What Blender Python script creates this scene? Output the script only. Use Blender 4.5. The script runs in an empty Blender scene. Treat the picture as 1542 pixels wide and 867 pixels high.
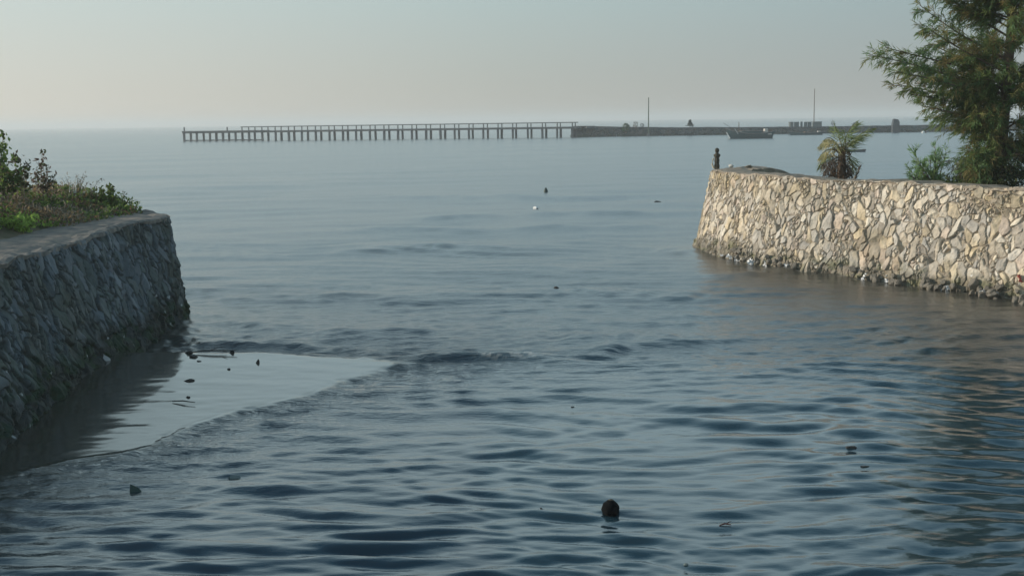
import bpy, bmesh, math, random
import numpy as np
from mathutils import Vector, Matrix
R = math.radians
random.seed(7)
rng = np.random.default_rng(7)
scene = bpy.context.scene
col = scene.collection

# ------------------------------------------------------------------ camera
W0, H0, F0 = 1542.0, 867.0, 1861.0
HC = 3.5
PITCH = math.atan(251.7 / F0)
ROLL = 0.0143
cp, sp_, cr, sr = math.cos(PITCH), math.sin(PITCH), math.cos(ROLL), math.sin(ROLL)
FW = np.array([0, cp, -sp_]); R0 = np.array([1., 0, 0]); U0 = np.array([0, sp_, cp])
UP = U0 * cr + R0 * sr
RT = R0 * cr - U0 * sr
CAM = np.array([0, 0, HC])


def ray(x, y):
    return FW + RT * ((x - W0 / 2) / F0) - UP * ((y - H0 / 2) / F0)


def px(x, y, z=0.0):
    d = ray(x, y); t = (z - HC) / d[2]
    return CAM + d * t


def pxY(x, y, D):
    d = ray(x, y); return CAM + d * (D / d[1])


cam_d = bpy.data.cameras.new('camera')
cam = bpy.data.objects.new('camera', cam_d); col.objects.link(cam)
cam_d.sensor_fit = 'HORIZONTAL'; cam_d.sensor_width = 36.0
cam_d.lens = 36.0 * F0 / W0
cam_d.clip_start = 0.1; cam_d.clip_end = 60000
m = Matrix(((RT[0], UP[0], -FW[0], 0), (RT[1], UP[1], -FW[1], 0), (RT[2], UP[2], -FW[2], HC), (0, 0, 0, 1)))
cam.matrix_world = m
scene.camera = cam

# ------------------------------------------------------------------ light
SUN_EL = R(17); SUN_AZ = R(-80)      # from the left, a little ahead
S = Vector((math.sin(SUN_AZ) * math.cos(SUN_EL), math.cos(SUN_AZ) * math.cos(SUN_EL), math.sin(SUN_EL)))
sd = bpy.data.lights.new('sun', 'SUN'); sd.energy = 4.2; sd.angle = R(0.6); sd.color = (1.0, 0.885, 0.74)
so = bpy.data.objects.new('sun', sd); col.objects.link(so)
so.rotation_euler = (-S).to_track_quat('-Z', 'Y').to_euler()

world = bpy.data.worlds.new("World"); scene.world = world; world.use_nodes = True
nt = world.node_tree; nt.nodes.clear()
N = nt.nodes.new; L = nt.links.new
out = N('ShaderNodeOutputWorld')
sky = N('ShaderNodeTexSky'); sky.sky_type = 'NISHITA'; sky.sun_disc = False
sky.sun_elevation = SUN_EL; sky.sun_rotation = SUN_AZ
sky.air_density = 1.0; sky.dust_density = 2.2; sky.ozone_density = 2.0; sky.altitude = 0
bgs = N('ShaderNodeBackground'); bgs.inputs[1].default_value = 0.085
L(sky.outputs[0], bgs.inputs[0])
tc = N('ShaderNodeTexCoord'); sep = N('ShaderNodeSeparateXYZ'); L(tc.outputs['Generated'], sep.inputs[0])
# haze near the horizon, warmer and paler on the sun's side
mr = N('ShaderNodeMapRange'); mr.inputs[1].default_value = -0.40; mr.inputs[2].default_value = 0.40
L(sep.outputs[0], mr.inputs[0])
def ramp(cols):
    r = N('ShaderNodeValToRGB'); e = r.color_ramp.elements
    e[0].position = cols[0][0]; e[0].color = (*cols[0][1], 1)
    e[1].position = cols[-1][0]; e[1].color = (*cols[-1][1], 1)
    for p, c in cols[1:-1]:
        k = e.new(p); k.color = (*c, 1)
    return r
def lin(r, g, b):
    f = lambda c: (c / 255 / 12.92) if c / 255 <= 0.04045 else ((c / 255 + 0.055) / 1.055) ** 2.4
    return (f(r), f(g), f(b))
low = ramp([(0, lin(214, 209, 196)), (0.5, lin(180, 180, 171)), (1, lin(155, 158, 156))])
high = ramp([(0, lin(200, 215, 213)), (0.5, lin(174, 195, 196)), (1, lin(149, 173, 178))])
L(mr.outputs[0], low.inputs[0]); L(mr.outputs[0], high.inputs[0])
el = N('ShaderNodeMapRange'); el.inputs[1].default_value = 0.01; el.inputs[2].default_value = 0.115
L(sep.outputs[2], el.inputs[0])
mixc = N('ShaderNodeMixRGB'); L(el.outputs[0], mixc.inputs[0]); L(low.outputs[0], mixc.inputs[1]); L(high.outputs[0], mixc.inputs[2])
mid = ramp([(0, lin(216, 243, 250)), (0.5, lin(211, 239, 248)), (1, lin(200, 230, 242))])
L(mr.outputs[0], mid.inputs[0])
el2 = N('ShaderNodeMapRange'); el2.inputs[1].default_value = 0.098; el2.inputs[2].default_value = 0.22
L(sep.outputs[2], el2.inputs[0])
mixd = N('ShaderNodeMixRGB'); L(el2.outputs[0], mixd.inputs[0]); L(mixc.outputs[0], mixd.inputs[1]); L(mid.outputs[0], mixd.inputs[2])
bgh = N('ShaderNodeBackground'); bgh.inputs[1].default_value = 1.0; el3 = N('ShaderNodeMapRange'); el3.inputs[1].default_value = 0.34; el3.inputs[2].default_value = 0.78; L(sep.outputs[2], el3.inputs[0])
mixe = N('ShaderNodeMixRGB'); L(el3.outputs[0], mixe.inputs[0]); L(mixd.outputs[0], mixe.inputs[1]); mixe.inputs[2].default_value = (*lin(112, 168, 200), 1)
L(mixe.outputs[0], bgh.inputs[0])
fac = N('ShaderNodeMapRange'); fac.interpolation_type = 'SMOOTHSTEP'
fac.inputs[1].default_value = 0.45; fac.inputs[2].default_value = 1.0
L(sep.outputs[2], fac.inputs[0])
ms = N('ShaderNodeMixShader'); L(fac.outputs[0], ms.inputs[0]); L(bgh.outputs[0], ms.inputs[1]); L(bgs.outputs[0], ms.inputs[2])
L(ms.outputs[0], out.inputs[0])
scene.view_settings.view_transform = 'Standard'; scene.view_settings.look = 'None'
scene.view_settings.exposure = 0; scene.view_settings.gamma = 1
scene.render.engine = 'CYCLES'
scene.cycles.max_bounces = 6; scene.cycles.volume_bounces = 1; scene.cycles.glossy_bounces = 3
scene.cycles.diffuse_bounces = 3
scene.cycles.use_denoising = True

# ------------------------------------------------------------------ noise
def vnoise(x, y, seed=0):
    x = np.asarray(x, float); y = np.asarray(y, float)
    xi = np.floor(x).astype(np.int64); yi = np.floor(y).astype(np.int64)
    fx = x - xi; fy = y - yi
    fx = fx * fx * fx * (fx * (fx * 6 - 15) + 10); fy = fy * fy * fy * (fy * (fy * 6 - 15) + 10)
    def h(a, b):
        n = (a * 374761393 + b * 668265263 + seed * 974711) & 0xffffffff
        n = ((n ^ (n >> 13)) * 1274126177) & 0xffffffff
        n = (n ^ (n >> 16)) & 0xffff
        return n / 65535.0
    a = h(xi, yi); b = h(xi + 1, yi); c = h(xi, yi + 1); d = h(xi + 1, yi + 1)
    return (a + (b - a) * fx) * (1 - fy) + (c + (d - c) * fx) * fy


def fbm(x, y, seed=0, o=4):
    s = 0; a = 0.5; t = 0
    for i in range(o):
        s = s + a * vnoise(x * 2 ** i, y * 2 ** i, seed + i * 17); t += a; a *= 0.5
    return s / t


def sstep(a, b, x):
    t = np.clip((x - a) / (b - a), 0, 1); return t * t * (3 - 2 * t)

# ------------------------------------------------------------------ materials
MATS = {}
def mat(name, c1, c2=None, scale=6.0, rough=0.8, bump=0.0, bscale=30.0, attr=False, spec=0.3, metal=0.0):
    if name in MATS: return MATS[name]
    m = bpy.data.materials.new(name); m.use_nodes = True
    t = m.node_tree; b = t.nodes['Principled BSDF']
    b.inputs['Roughness'].default_value = rough; b.inputs['Metallic'].default_value = metal
    b.inputs['Specular IOR Level'].default_value = spec
    tcn = t.nodes.new('ShaderNodeTexCoord')
    no = t.nodes.new('ShaderNodeTexNoise'); no.inputs['Scale'].default_value = scale; no.inputs['Detail'].default_value = 6
    t.links.new(tcn.outputs['Object'], no.inputs['Vector'])
    rp = t.nodes.new('ShaderNodeValToRGB')
    rp.color_ramp.elements[0].position = 0.3; rp.color_ramp.elements[1].position = 0.7
    c2 = c2 or c1
    rp.color_ramp.elements[0].color = (*c1, 1); rp.color_ramp.elements[1].color = (*c2, 1)
    t.links.new(no.outputs['Fac'], rp.inputs[0])
    src = rp.outputs[0]
    if attr:
        at = t.nodes.new('ShaderNodeAttribute'); at.attribute_name = 'col'
        mx = t.nodes.new('ShaderNodeMixRGB'); mx.blend_type = 'MULTIPLY'; mx.inputs[0].default_value = 1
        t.links.new(at.outputs['Color'], mx.inputs[1]); t.links.new(src, mx.inputs[2]); src = mx.outputs[0]
    t.links.new(src, b.inputs['Base Color'])
    if bump:
        n2 = t.nodes.new('ShaderNodeTexNoise'); n2.inputs['Scale'].default_value = bscale; n2.inputs['Detail'].default_value = 5
        t.links.new(tcn.outputs['Object'], n2.inputs['Vector'])
        bp = t.nodes.new('ShaderNodeBump'); bp.inputs['Strength'].default_value = bump; bp.inputs['Distance'].default_value = 0.02
        t.links.new(n2.outputs['Fac'], bp.inputs['Height']); t.links.new(bp.outputs[0], b.inputs['Normal'])
    MATS[name] = m
    return m

# ------------------------------------------------------------------ object helpers
def tag(o, label=None, cat=None, group=None, kind=None):
    if label: o['label'] = label
    if cat: o['category'] = cat
    if group: o['group'] = group
    if kind: o['kind'] = kind
    return o


def empty(name, loc=(0, 0, 0), rz=0.0):
    o = bpy.data.objects.new(name, None); col.objects.link(o); o.location = loc; o.rotation_euler = (0, 0, rz)
    o.empty_display_size = 0.2
    return o


def link(name, me, mt, parent=None, loc=None):
    o = bpy.data.objects.new(name, me); col.objects.link(o)
    if mt: 
        if not me.materials: me.materials.append(mt)
    if parent: o.parent = parent
    if loc is not None: o.location = loc
    return o


def adopt(o, parent):
    # parts modelled in world coordinates under a thing that is only moved, never turned
    o.parent = parent
    o.matrix_parent_inverse = Matrix.Translation(-Vector(parent.location))
    return o


def np_mesh(name, V, F, mt, colv=None, smooth=False, parent=None, loc=None, attrs=None):
    """V (n,3); F (k,3 or 4) int array"""
    V = np.asarray(V, np.float32); F = np.asarray(F, np.int32)
    me = bpy.data.meshes.new(name)
    k, n = F.shape
    me.vertices.add(len(V)); me.vertices.foreach_set('co', V.ravel())
    me.loops.add(k * n); me.loops.foreach_set('vertex_index', F.ravel())
    me.polygons.add(k)
    me.polygons.foreach_set('loop_start', np.arange(0, k * n, n, dtype=np.int32))
    me.polygons.foreach_set('loop_total', np.full(k, n, np.int32))
    me.polygons.foreach_set('use_smooth', np.full(k, smooth, bool))
    if colv is not None:
        a = me.color_attributes.new('col', 'FLOAT_COLOR', 'POINT')
        c4 = np.ones((len(V), 4), np.float32); c4[:, :3] = colv
        a.data.foreach_set('color', c4.ravel())
    for an, av in (attrs or {}).items():
        a = me.attributes.new(an, 'FLOAT', 'POINT'); a.data.foreach_set('value', np.asarray(av, np.float32).ravel())
    me.update(calc_edges=True); me.validate()
    return link(name, me, mt, parent, loc)


def grid_faces(nr, nc):
    i = np.arange(nr - 1)[:, None] * nc + np.arange(nc - 1)[None, :]
    return np.stack([i, i + 1, i + nc + 1, i + nc], -1).reshape(-1, 4)


class MB:
    """collects quads / triangles (triangles stored as degenerate-free tri list) into one mesh"""
    def __init__(s): s.v = []; s.f = []; s.c = []
    def add(s, vs, fs, c=None):
        b = len(s.v); s.v.extend([tuple(p) for p in vs]); s.f.extend([tuple(i + b for i in f) for f in fs])
        s.c.extend([c or (1, 1, 1)] * len(vs))
    def box(s, x0, x1, y0, y1, z0, z1, c=None):
        s.add([(x0, y0, z0), (x1, y0, z0), (x1, y1, z0), (x0, y1, z0), (x0, y0, z1), (x1, y0, z1), (x1, y1, z1), (x0, y1, z1)],
              [(0, 3, 2, 1), (4, 5, 6, 7), (0, 1, 5, 4), (1, 2, 6, 5), (2, 3, 7, 6), (3, 0, 4, 7)], c)
    def tube(s, pts, rad, n=6, c=None, cap=True):
        pts = [Vector(p) for p in pts]
        if not hasattr(rad, '__len__'): rad = [rad] * len(pts)
        vs = []; fs = []
        for i, p in enumerate(pts):
            d = (pts[min(i + 1, len(pts) - 1)] - pts[max(i - 1, 0)]).normalized()
            a = d.cross(Vector((0, 0, 1)) if abs(d.z) < 0.95 else Vector((1, 0, 0))).normalized(); b = d.cross(a)
            for k in range(n):
                t = 2 * math.pi * k / n
                vs.append(p + (a * math.cos(t) + b * math.sin(t)) * rad[i])
        for i in range(len(pts) - 1):
            for k in range(n):
                fs.append((i * n + k, i * n + (k + 1) % n, (i + 1) * n + (k + 1) % n, (i + 1) * n + k))
        if cap:
            fs.append(tuple(range(n))); fs.append(tuple((len(pts) - 1) * n + k for k in reversed(range(n))))
        s.add(vs, fs, c)
    def bar(s, p, q, w, h, c=None):
        p = Vector(p); q = Vector(q); d = (q - p).normalized()
        a = d.cross(Vector((0, 0, 1)) if abs(d.z) < 0.95 else Vector((1, 0, 0))).normalized(); b = d.cross(a)
        a = a * w / 2; b = b * h / 2
        vs = [p - a - b, p + a - b, p + a + b, p - a + b, q - a - b, q + a - b, q + a + b, q - a + b]
        s.add(vs, [(0, 3, 2, 1), (4, 5, 6, 7), (0, 1, 5, 4), (1, 2, 6, 5), (2, 3, 7, 6), (3, 0, 4, 7)], c)
    def lathe(s, prof, n=16, c=None, wob=0.0, seed=0):
        rr = random.Random(seed); vs = []; fs = []
        w = [1 + rr.uniform(-wob, wob) for _ in range(n)]
        for r, z in prof:
            for k in range(n):
                t = 2 * math.pi * k / n; vs.append((r * w[k] * math.cos(t), r * w[k] * math.sin(t), z))
        for i in range(len(prof) - 1):
            for k in range(n):
                fs.append((i * n + k, i * n + (k + 1) % n, (i + 1) * n + (k + 1) % n, (i + 1) * n + k))
        fs.append(tuple(reversed(range(n)))); fs.append(tuple((len(prof) - 1) * n + k for k in range(n)))
        s.add(vs, fs, c)
    def build(s, name, mt, parent=None, loc=None, smooth=False, bevel=0.0):
        me = bpy.data.meshes.new(name); me.from_pydata(s.v, [], s.f)
        if any(c != (1, 1, 1) for c in s.c):
            a = me.color_attributes.new('col', 'FLOAT_COLOR', 'POINT')
            c4 = np.ones((len(s.v), 4), np.float32); c4[:, :3] = np.array(s.c); a.data.foreach_set('color', c4.ravel())
        else:
            a = me.color_attributes.new('col', 'FLOAT_COLOR', 'POINT')
            a.data.foreach_set('color', np.ones(len(s.v) * 4, np.float32))
        me.polygons.foreach_set('use_smooth', np.full(len(me.polygons), smooth, bool))
        me.update()
        if bevel:
            bm = bmesh.new(); bm.from_mesh(me)
            bmesh.ops.bevel(bm, geom=bm.edges[:], offset=bevel, segments=1, affect='EDGES'); bm.to_mesh(me); bm.free()
        return link(name, me, mt, parent, loc)


def copy_tree(o, parent=None):
    c = o.copy(); col.objects.link(c)
    if parent: c.parent = parent
    for ch in [k for k in bpy.data.objects if k.parent == o]:
        copy_tree(ch, c)
    return c


def rock_mesh(name, size, seed, sub=3, cuts=9, base=(1, 1, 1)):
    rr = random.Random(seed)
    bm = bmesh.new(); bmesh.ops.create_icosphere(bm, subdivisions=sub, radius=1)
    planes = []
    for _ in range(cuts):
        d = Vector((rr.gauss(0, 1), rr.gauss(0, 1), rr.gauss(0, 1))).normalized(); planes.append((d, rr.uniform(0.5, 0.85)))
    for v in bm.verts:
        p = v.co.copy()
        for d, k in planes:
            e = p.dot(d) - k
            if e > 0: p -= d * e
        q = p * 3.1
        p *= 1 + 0.05 * math.sin(q.x * 3 + seed) * math.sin(q.y * 2.6) + rr.uniform(-.015, .015)
        v.co = Vector((p.x * size[0], p.y * size[1], p.z * size[2]))
    me = bpy.data.meshes.new(name); bm.to_mesh(me); bm.free()
    a = me.color_attributes.new('col', 'FLOAT_COLOR', 'POINT')
    c4 = np.ones((len(me.vertices), 4), np.float32); c4[:, :3] = base; a.data.foreach_set('color', c4.ravel())
    return me


def catmull(P, step):
    P = np.array(P, float)
    P = np.vstack([2 * P[0] - P[1], P, 2 * P[-1] - P[-2]])
    o = []
    for i in range(1, len(P) - 2):
        t = np.linspace(0, 1, 40, endpoint=False)[:, None]
        a, b, c, d = P[i - 1], P[i], P[i + 1], P[i + 2]
        o.append(0.5 * (2 * b + (c - a) * t + (2 * a - 5 * b + 4 * c - d) * t ** 2 + (3 * b - a - 3 * c + d) * t ** 3))
    o.append(P[-2][None]); o = np.vstack(o)
    s = np.r_[0, np.cumsum(np.linalg.norm(np.diff(o, axis=0), axis=1))]
    n = int(s[-1] / step) + 1
    ss = np.linspace(0, s[-1], n)
    return np.stack([np.interp(ss, s, o[:, 0]), np.interp(ss, s, o[:, 1])], -1), ss


def normals2(P, side, sm=0):
    T = np.gradient(P, axis=0); T /= np.linalg.norm(T, axis=1)[:, None]
    Nn = np.stack([T[:, 1], -T[:, 0]], -1) * side
    if sm:
        k = np.ones(sm) / sm
        Nn = np.stack([np.convolve(np.pad(Nn[:, j], sm // 2, mode='edge'), k, 'same')[sm // 2:-(sm // 2)] if sm > 1 else Nn[:, j] for j in range(2)], -1)
        Nn /= np.linalg.norm(Nn, axis=1)[:, None]
    return Nn

# ------------------------------------------------------------------ rubble masonry
def voronoi(U, V, cw, ch, seed, wvar=0.35):
    ci = np.floor(U / cw).astype(np.int64); cj = np.floor(V / ch).astype(np.int64)
    best = np.full(U.shape, 1e9); sec = np.full(U.shape, 1e9)
    bid = np.zeros(U.shape, np.int64); bu = np.zeros(U.shape); bv = np.zeros(U.shape)
    def h(a, b, k):
        n = (a * 73856093 ^ b * 19349663 ^ (k + seed * 31) * 83492791) & 0xffffffff
        n = ((n ^ (n >> 15)) * 2246822519) & 0xffffffff; n = ((n ^ (n >> 13)) * 3266489917) & 0xffffffff
        return ((n ^ (n >> 16)) & 0xfffff) / 1048575.0
    for di in range(-2, 3):
        for dj in range(-2, 3):
            a = ci + di; b = cj + dj
            su = (a + 0.5 + (b % 2) * 0.5 + (h(a, b, 1) - 0.5) * 0.95) * cw
            sv = (b + 0.5 + (h(a, b, 2) - 0.5) * 0.95) * ch
            th = (h(a, b, 3) - 0.45) * 1.3
            an = 1.0 + 0.75 * (h(a, b, 4) - 0.3)
            w = (h(a, b, 5) ** 2.0) * wvar * cw
            du = U - su; dv = V - sv
            x = du * np.cos(th) + dv * np.sin(th); y = -du * np.sin(th) + dv * np.cos(th)
            x = x * an; y = y / an * (cw / ch) * 1.0
            d = (np.abs(x) ** 2.0 + np.abs(y) ** 2.0) ** (1 / 2.0) - w
            idn = a * 10007 + b
            c = d < best
            sec = np.where(c, best, np.minimum(sec, d))
            best = np.where(c, d, best); bid = np.where(c, idn, bid); bu = np.where(c, du, bu); bv = np.where(c, dv, bv)
    return bid, sec - best, bu, bv


def hid(i, k):
    n = (i * 2654435761 + k * 40503 * 977) & 0xffffffff
    n = ((n ^ (n >> 15)) * 2246822519) & 0xffffffff; n = ((n ^ (n >> 13)) * 3266489917) & 0xffffffff
    return ((n ^ (n >> 16)) & 0xfffff) / 1048575.0


def masonry(name, pts, side, ztop, zbot, batter, res, cell, seed, palette, mortar, mt, depth=0.06, wet=0.35, parent=None, wetcol=(0.085, 0.08, 0.065)):
    P, s = catmull(pts, res)
    Nn = normals2(P, side, max(3, int(0.5 / res) | 1))
    zt = ztop(s, P)
    nv = int((zt.max() - zbot) / res) + 1
    t = np.linspace(0, 1, nv)
    Sg = np.repeat(s[None, :], nv, 0)
    Z = zbot + (zt[None, :] - zbot) * t[:, None]
    wu = (fbm(Sg * 2.5, Z * 2.5, seed + 5, 3) - .5) * 0.16; wv = (fbm(Sg * 2.5, Z * 2.5, seed + 9, 3) - .5) * 0.16
    bid, e, bu, bv = voronoi(Sg + wu, Z + wv, cell[0], cell[1], seed)
    b2, e2, u2, v2 = voronoi(Sg + wu + .37, Z + wv + .11, cell[0] * .52, cell[1] * .5, seed + 101)
    small = hid(bid, 12) > .66
    bid = np.where(small, b2 * 7 + 13, bid); e = np.where(small, np.minimum(e, e2), e); bu = np.where(small, u2, bu); bv = np.where(small, v2, bv)
    gapw = 0.010 + 0.016 * hid(bid, 11)
    prof = sstep(0.001, gapw + 0.008, e)
    h0 = (hid(bid, 1) - 0.5) * 0.032
    t1 = (hid(bid, 2) - 0.5) * 0.34; t2 = (hid(bid, 3) - 0.5) * 0.34
    face = h0 + t1 * bu + t2 * bv
    a3 = hid(bid, 4) * 6.28; k3 = 0.25 + 0.5 * hid(bid, 5)
    face = np.minimum(face, h0 + 0.02 + k3 * (bu * np.cos(a3) + bv * np.sin(a3)))
    rough = (fbm(Sg * 14, Z * 14, seed + 2, 3) - 0.5) * 0.035
    D = -depth + (depth + face) * prof + rough
    low = sstep(wet + 0.25, wet - 0.1, Z + (fbm(Sg * 1.7, Z * 3, seed + 3, 3) - .5) * 0.5)
    D = D + low * (fbm(Sg * 6, Z * 6, seed + 41, 3) - 0.35) * 0.12
    D *= sstep(0, 0.02, t)[:, None]
    bt = batter(s, P)[None, :] if callable(batter) else batter
    base = P[None, :, :] + Nn[None, :, :] * (-bt * (Z / 2.0) + D)[..., None]
    V = np.concatenate([base, Z[..., None]], -1)
    # colour of each stone
    pal = np.array(palette); pi = (hid(bid, 6) * len(pal)).astype(int).clip(0, len(pal) - 1)
    c = pal[pi] * (0.78 + 0.44 * hid(bid, 7))[..., None]
    c = c * (0.80 + 0.4 * fbm(Sg * 9, Z * 9, seed + 8, 4))[..., None]
    stain = sstep(0.52, 0.72, fbm(Sg * 0.8, Z * 1.1, seed + 21, 4))[..., None]
    c = c * (1 - stain * np.array([0.22, 0.26, 0.36]))
    c = np.array(mortar) * (0.75 + .5 * fbm(Sg * 20, Z * 20, seed + 4, 2))[..., None] * (1 - prof[..., None]) + c * prof[..., None]
    wc = np.array(wetcol) * (0.5 + 1.0 * fbm(Sg * 11, Z * 11, seed + 6, 3))[..., None]
    alg = sstep(.5, .7, fbm(Sg * 3, Z * 6, seed + 61, 3))[..., None] * np.array([-.02, .0, -.03])
    c = c * (1 - low[..., None] * .8) + (wc + alg).clip(.01) * low[..., None] * .8
    sp = (hid((np.floor(Sg / .04) * 991 + np.floor(Z / .04)).astype(np.int64), 3) > .985) * (low > .15) * 1.0
    c = c + sp[..., None] * 0.35 * (hid((np.floor(Sg / .3)).astype(np.int64), 9) > .45)[..., None]
    F = grid_faces(nv, len(s))
    if side < 0: F = F[:, ::-1]
    o = np_mesh(name, V.reshape(-1, 3), F, mt, c.reshape(-1, 3), parent=parent)
    return o, P, Nn, zt, s


M_STONE = mat('rubble_stone', (0.86, 0.86, 0.86), (1.08, 1.06, 1.02), 9, 0.85, 0.35, 60, attr=True)
M_STONE_DARK = mat('blue_grey_stone', (0.66, 0.73, 0.76), (0.95, 0.97, 1.0), 7, 0.8, 0.35, 60, attr=True)  # darker and bluer than the stone of the right wall
M_CAP = mat('coping_concrete', (0.19, 0.16, 0.125), (0.33, 0.28, 0.22), 7, 0.9, 0.5, 40)

# ---- right wall
rp = [px(*q)[:2] for q in ((1047, 371), (1062, 379), (1100, 390), (1140, 399), (1200, 408), (1270, 416), (1340, 426), (1440, 439), (1542, 453))]
dirn = (rp[-1] - rp[-3]) / np.linalg.norm(rp[-1] - rp[-3])
right_pts = [(12.5, 38.2), (9.2, 37.4), (6.6, 36.4), (5.45, 35.2)] + [tuple(p) for p in rp] + [tuple(rp[-1] + dirn * k) for k in (2, 5, 9)]
def zt_right(s, P):
    z = np.full(len(s), 2.1)
    k = int(np.argmin(np.linalg.norm(P - rp[0], axis=1)))
    z = z - 0.04 * sstep(s[k], s[k] - 2.0, s) - 0.72 * sstep(s[k] - 3.2, s[k] - 6.2, s)        # the seaward return sinks
    z = z - 0.10 * np.exp(-((s - s[k] + .2) / .5) ** 2)    # broken corner
    return z + (vnoise(s * 3.1, s * 0, 3) - 0.5) * 0.05 + (vnoise(s * 0.5, s * 0, 5) - 0.5) * 0.05
palR = [(0.52, 0.46, 0.375), (0.57, 0.505, 0.41), (0.45, 0.40, 0.33), (0.52, 0.44, 0.37), (0.41, 0.38, 0.335), (0.53, 0.45, 0.33), (0.59, 0.54, 0.46), (0.37, 0.33, 0.28), (0.46, 0.43, 0.385)]

def coping(name, P, Nn, zt, bt, depth, mt, seed, thick=0.09, over=0.03):
    prof = [(over - .005, -thick), (over, -0.012), (over - .03, 0.0), (-depth * .3, 0.012), (-depth * .62, 0.0), (-depth, -0.02), (-depth - .01, -.45)]
    k = len(prof); n = len(P); ss = np.arange(n) * 1.0
    V = np.zeros((n, k, 3))
    for j, (o_, z_) in enumerate(prof):
        b = bt(None, P) if callable(bt) else bt
        off = -b * zt / 2 + o_ + (fbm(ss * .09 + j * 7, ss * 0, seed, 4) - .5) * .07
        V[:, j, :2] = P + Nn * off[:, None]
        V[:, j, 2] = zt + z_ + (fbm(ss * .14 + j * 3.3, ss * 0, seed + 1, 4) - .5) * .05
    return np_mesh(name, V.reshape(-1, 3), grid_faces(n, k), mt, np.ones((n * k, 3)))


def ground_mat(name, c1, c2, c3):
    m = mat(name, c1, c2, 1.6, 0.95, 0.6, 18)
    e = m.node_tree.nodes['Color Ramp'].color_ramp.elements.new(0.5); e.color = (*c3, 1)
    return m

# ---- right wall
wr = empty('stone_seawall', (8.0, 28, 0))
o, RP, RN, RZ, RS = masonry('masonry', right_pts, 1, zt_right, -0.5, 0.42, 0.0145, (0.185, 0.25), 11, palR, (0.30, 0.26, 0.21), M_STONE, 0.038, 0.20, wetcol=(0.15, 0.135, 0.105))
adopt(o, wr)
adopt(coping('coping', RP[::3], RN[::3], RZ[::3], 0.42, 0.85, M_CAP, 3, .05, .012), wr)
tag(wr, 'pale sunlit rubble stone seawall curving round to a tip by the channel mouth', 'seawall')

# land behind the right wall
M_SOIL = ground_mat('soil', (0.13, 0.09, 0.06), (0.22, 0.16, 0.10), (0.09, 0.085, 0.045))
def land(name, P, Nn, offs):
    P = P[::10]; Nn = Nn[::10]; n = len(P); k = len(offs)
    V = np.zeros((n, k, 3))
    for j, (o_, z_) in enumerate(offs):
        V[:, j, :2] = P - Nn * o_; V[:, j, 2] = z_ + (fbm(V[:, j, 0] * .9, V[:, j, 1] * .9, 4) - .5) * .18
    return np_mesh(name, V.reshape(-1, 3), grid_faces(n, k), M_SOIL, smooth=True)
kk = int(np.argmin(np.linalg.norm(RP - rp[3], axis=1)))
g = land('ground', RP[kk:], RN[kk:], [(1.15, 1.7), (1.6, 1.6), (2.6, 1.55), (3.6, 1.45), (5, .6), (6.6, -.4)])
tag(g, kind='structure')
# tip of the land inside the curved wall
tipP = [tuple(RP[i] - RN[i] * 1.1) for i in range(0, kk + 30, 12)]
bm = bmesh.new(); vs = [bm.verts.new((p[0], p[1], 1.62)) for p in tipP]
c_ = rp[4] - RN[kk] * 5.5
vs.append(bm.verts.new((c_[0], c_[1], 1.5))); bm.faces.new(vs)
bmesh.ops.triangulate(bm, faces=bm.faces[:])
me = bpy.data.meshes.new('ground'); bm.to_mesh(me); bm.free(); tag(link('ground', me, M_SOIL), kind='structure')

# ---- left wall (in shade)
left_pts = [(-5.25, 1.0), (-5.45, 8), (-5.6, 13.6), (-5.75, 16), (-5.85, 19), (-5.95, 21.5), (-6.02, 22.75), (-6.42, 23.6), (-7.6, 25.3), (-10, 27.6), (-16, 29.5), (-30, 30.5)]
def zt_left(s, P):
    return 1.84 + (vnoise(s * 2.1, s * 0, 13) - 0.5) * 0.05 + (vnoise(s * 0.6, s * 0, 15) - 0.5) * 0.06
def bt_left(s, P):
    return 0.66 - 0.36 * sstep(20.0, 22.9, P[:, 1])
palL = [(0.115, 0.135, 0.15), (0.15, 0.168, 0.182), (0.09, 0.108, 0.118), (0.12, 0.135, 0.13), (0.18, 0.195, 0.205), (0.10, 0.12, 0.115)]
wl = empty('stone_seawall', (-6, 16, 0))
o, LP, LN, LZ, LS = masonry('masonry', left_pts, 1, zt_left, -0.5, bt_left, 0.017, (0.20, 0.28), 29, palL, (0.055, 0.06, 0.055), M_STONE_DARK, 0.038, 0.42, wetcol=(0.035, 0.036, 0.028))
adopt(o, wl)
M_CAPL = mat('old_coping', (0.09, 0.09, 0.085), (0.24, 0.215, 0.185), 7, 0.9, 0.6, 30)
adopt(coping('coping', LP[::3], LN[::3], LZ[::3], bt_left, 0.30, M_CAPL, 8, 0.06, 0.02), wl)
tag(wl, 'dark shaded stone seawall running from the left edge to a sharp corner', 'seawall')

# walkway and mound on the left bank
sel = (LP[:, 1] > 1.2)
topL = LP - LN * (bt_left(None, LP) * LZ / 2)[:, None]
def strip(name, P, Nn, offs, mt, amp, seed, step=3):
    P = P[::step]; Nn = Nn[::step]; n = len(P); k = len(offs); V = np.zeros((n, k, 3))
    for j, (o_, z_) in enumerate(offs):
        V[:, j, :2] = P - Nn * o_
        V[:, j, 2] = z_ + (fbm(V[:, j, 0] * 2.2, V[:, j, 1] * 2.2, seed) - .5) * amp * min(1, j / 2)
    return np_mesh(name, V.reshape(-1, 3), grid_faces(n, k), mt, smooth=True)
M_PATH = ground_mat('walkway_concrete', (0.10, 0.095, 0.085), (0.31, 0.25, 0.19), (0.20, 0.175, 0.15))
for n_ in M_PATH.node_tree.nodes:
    if n_.type == 'TEX_NOISE' and abs(n_.inputs['Scale'].default_value - 1.6) < .01: n_.inputs['Scale'].default_value = 4.5; n_.inputs['Roughness'].default_value = .7
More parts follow.
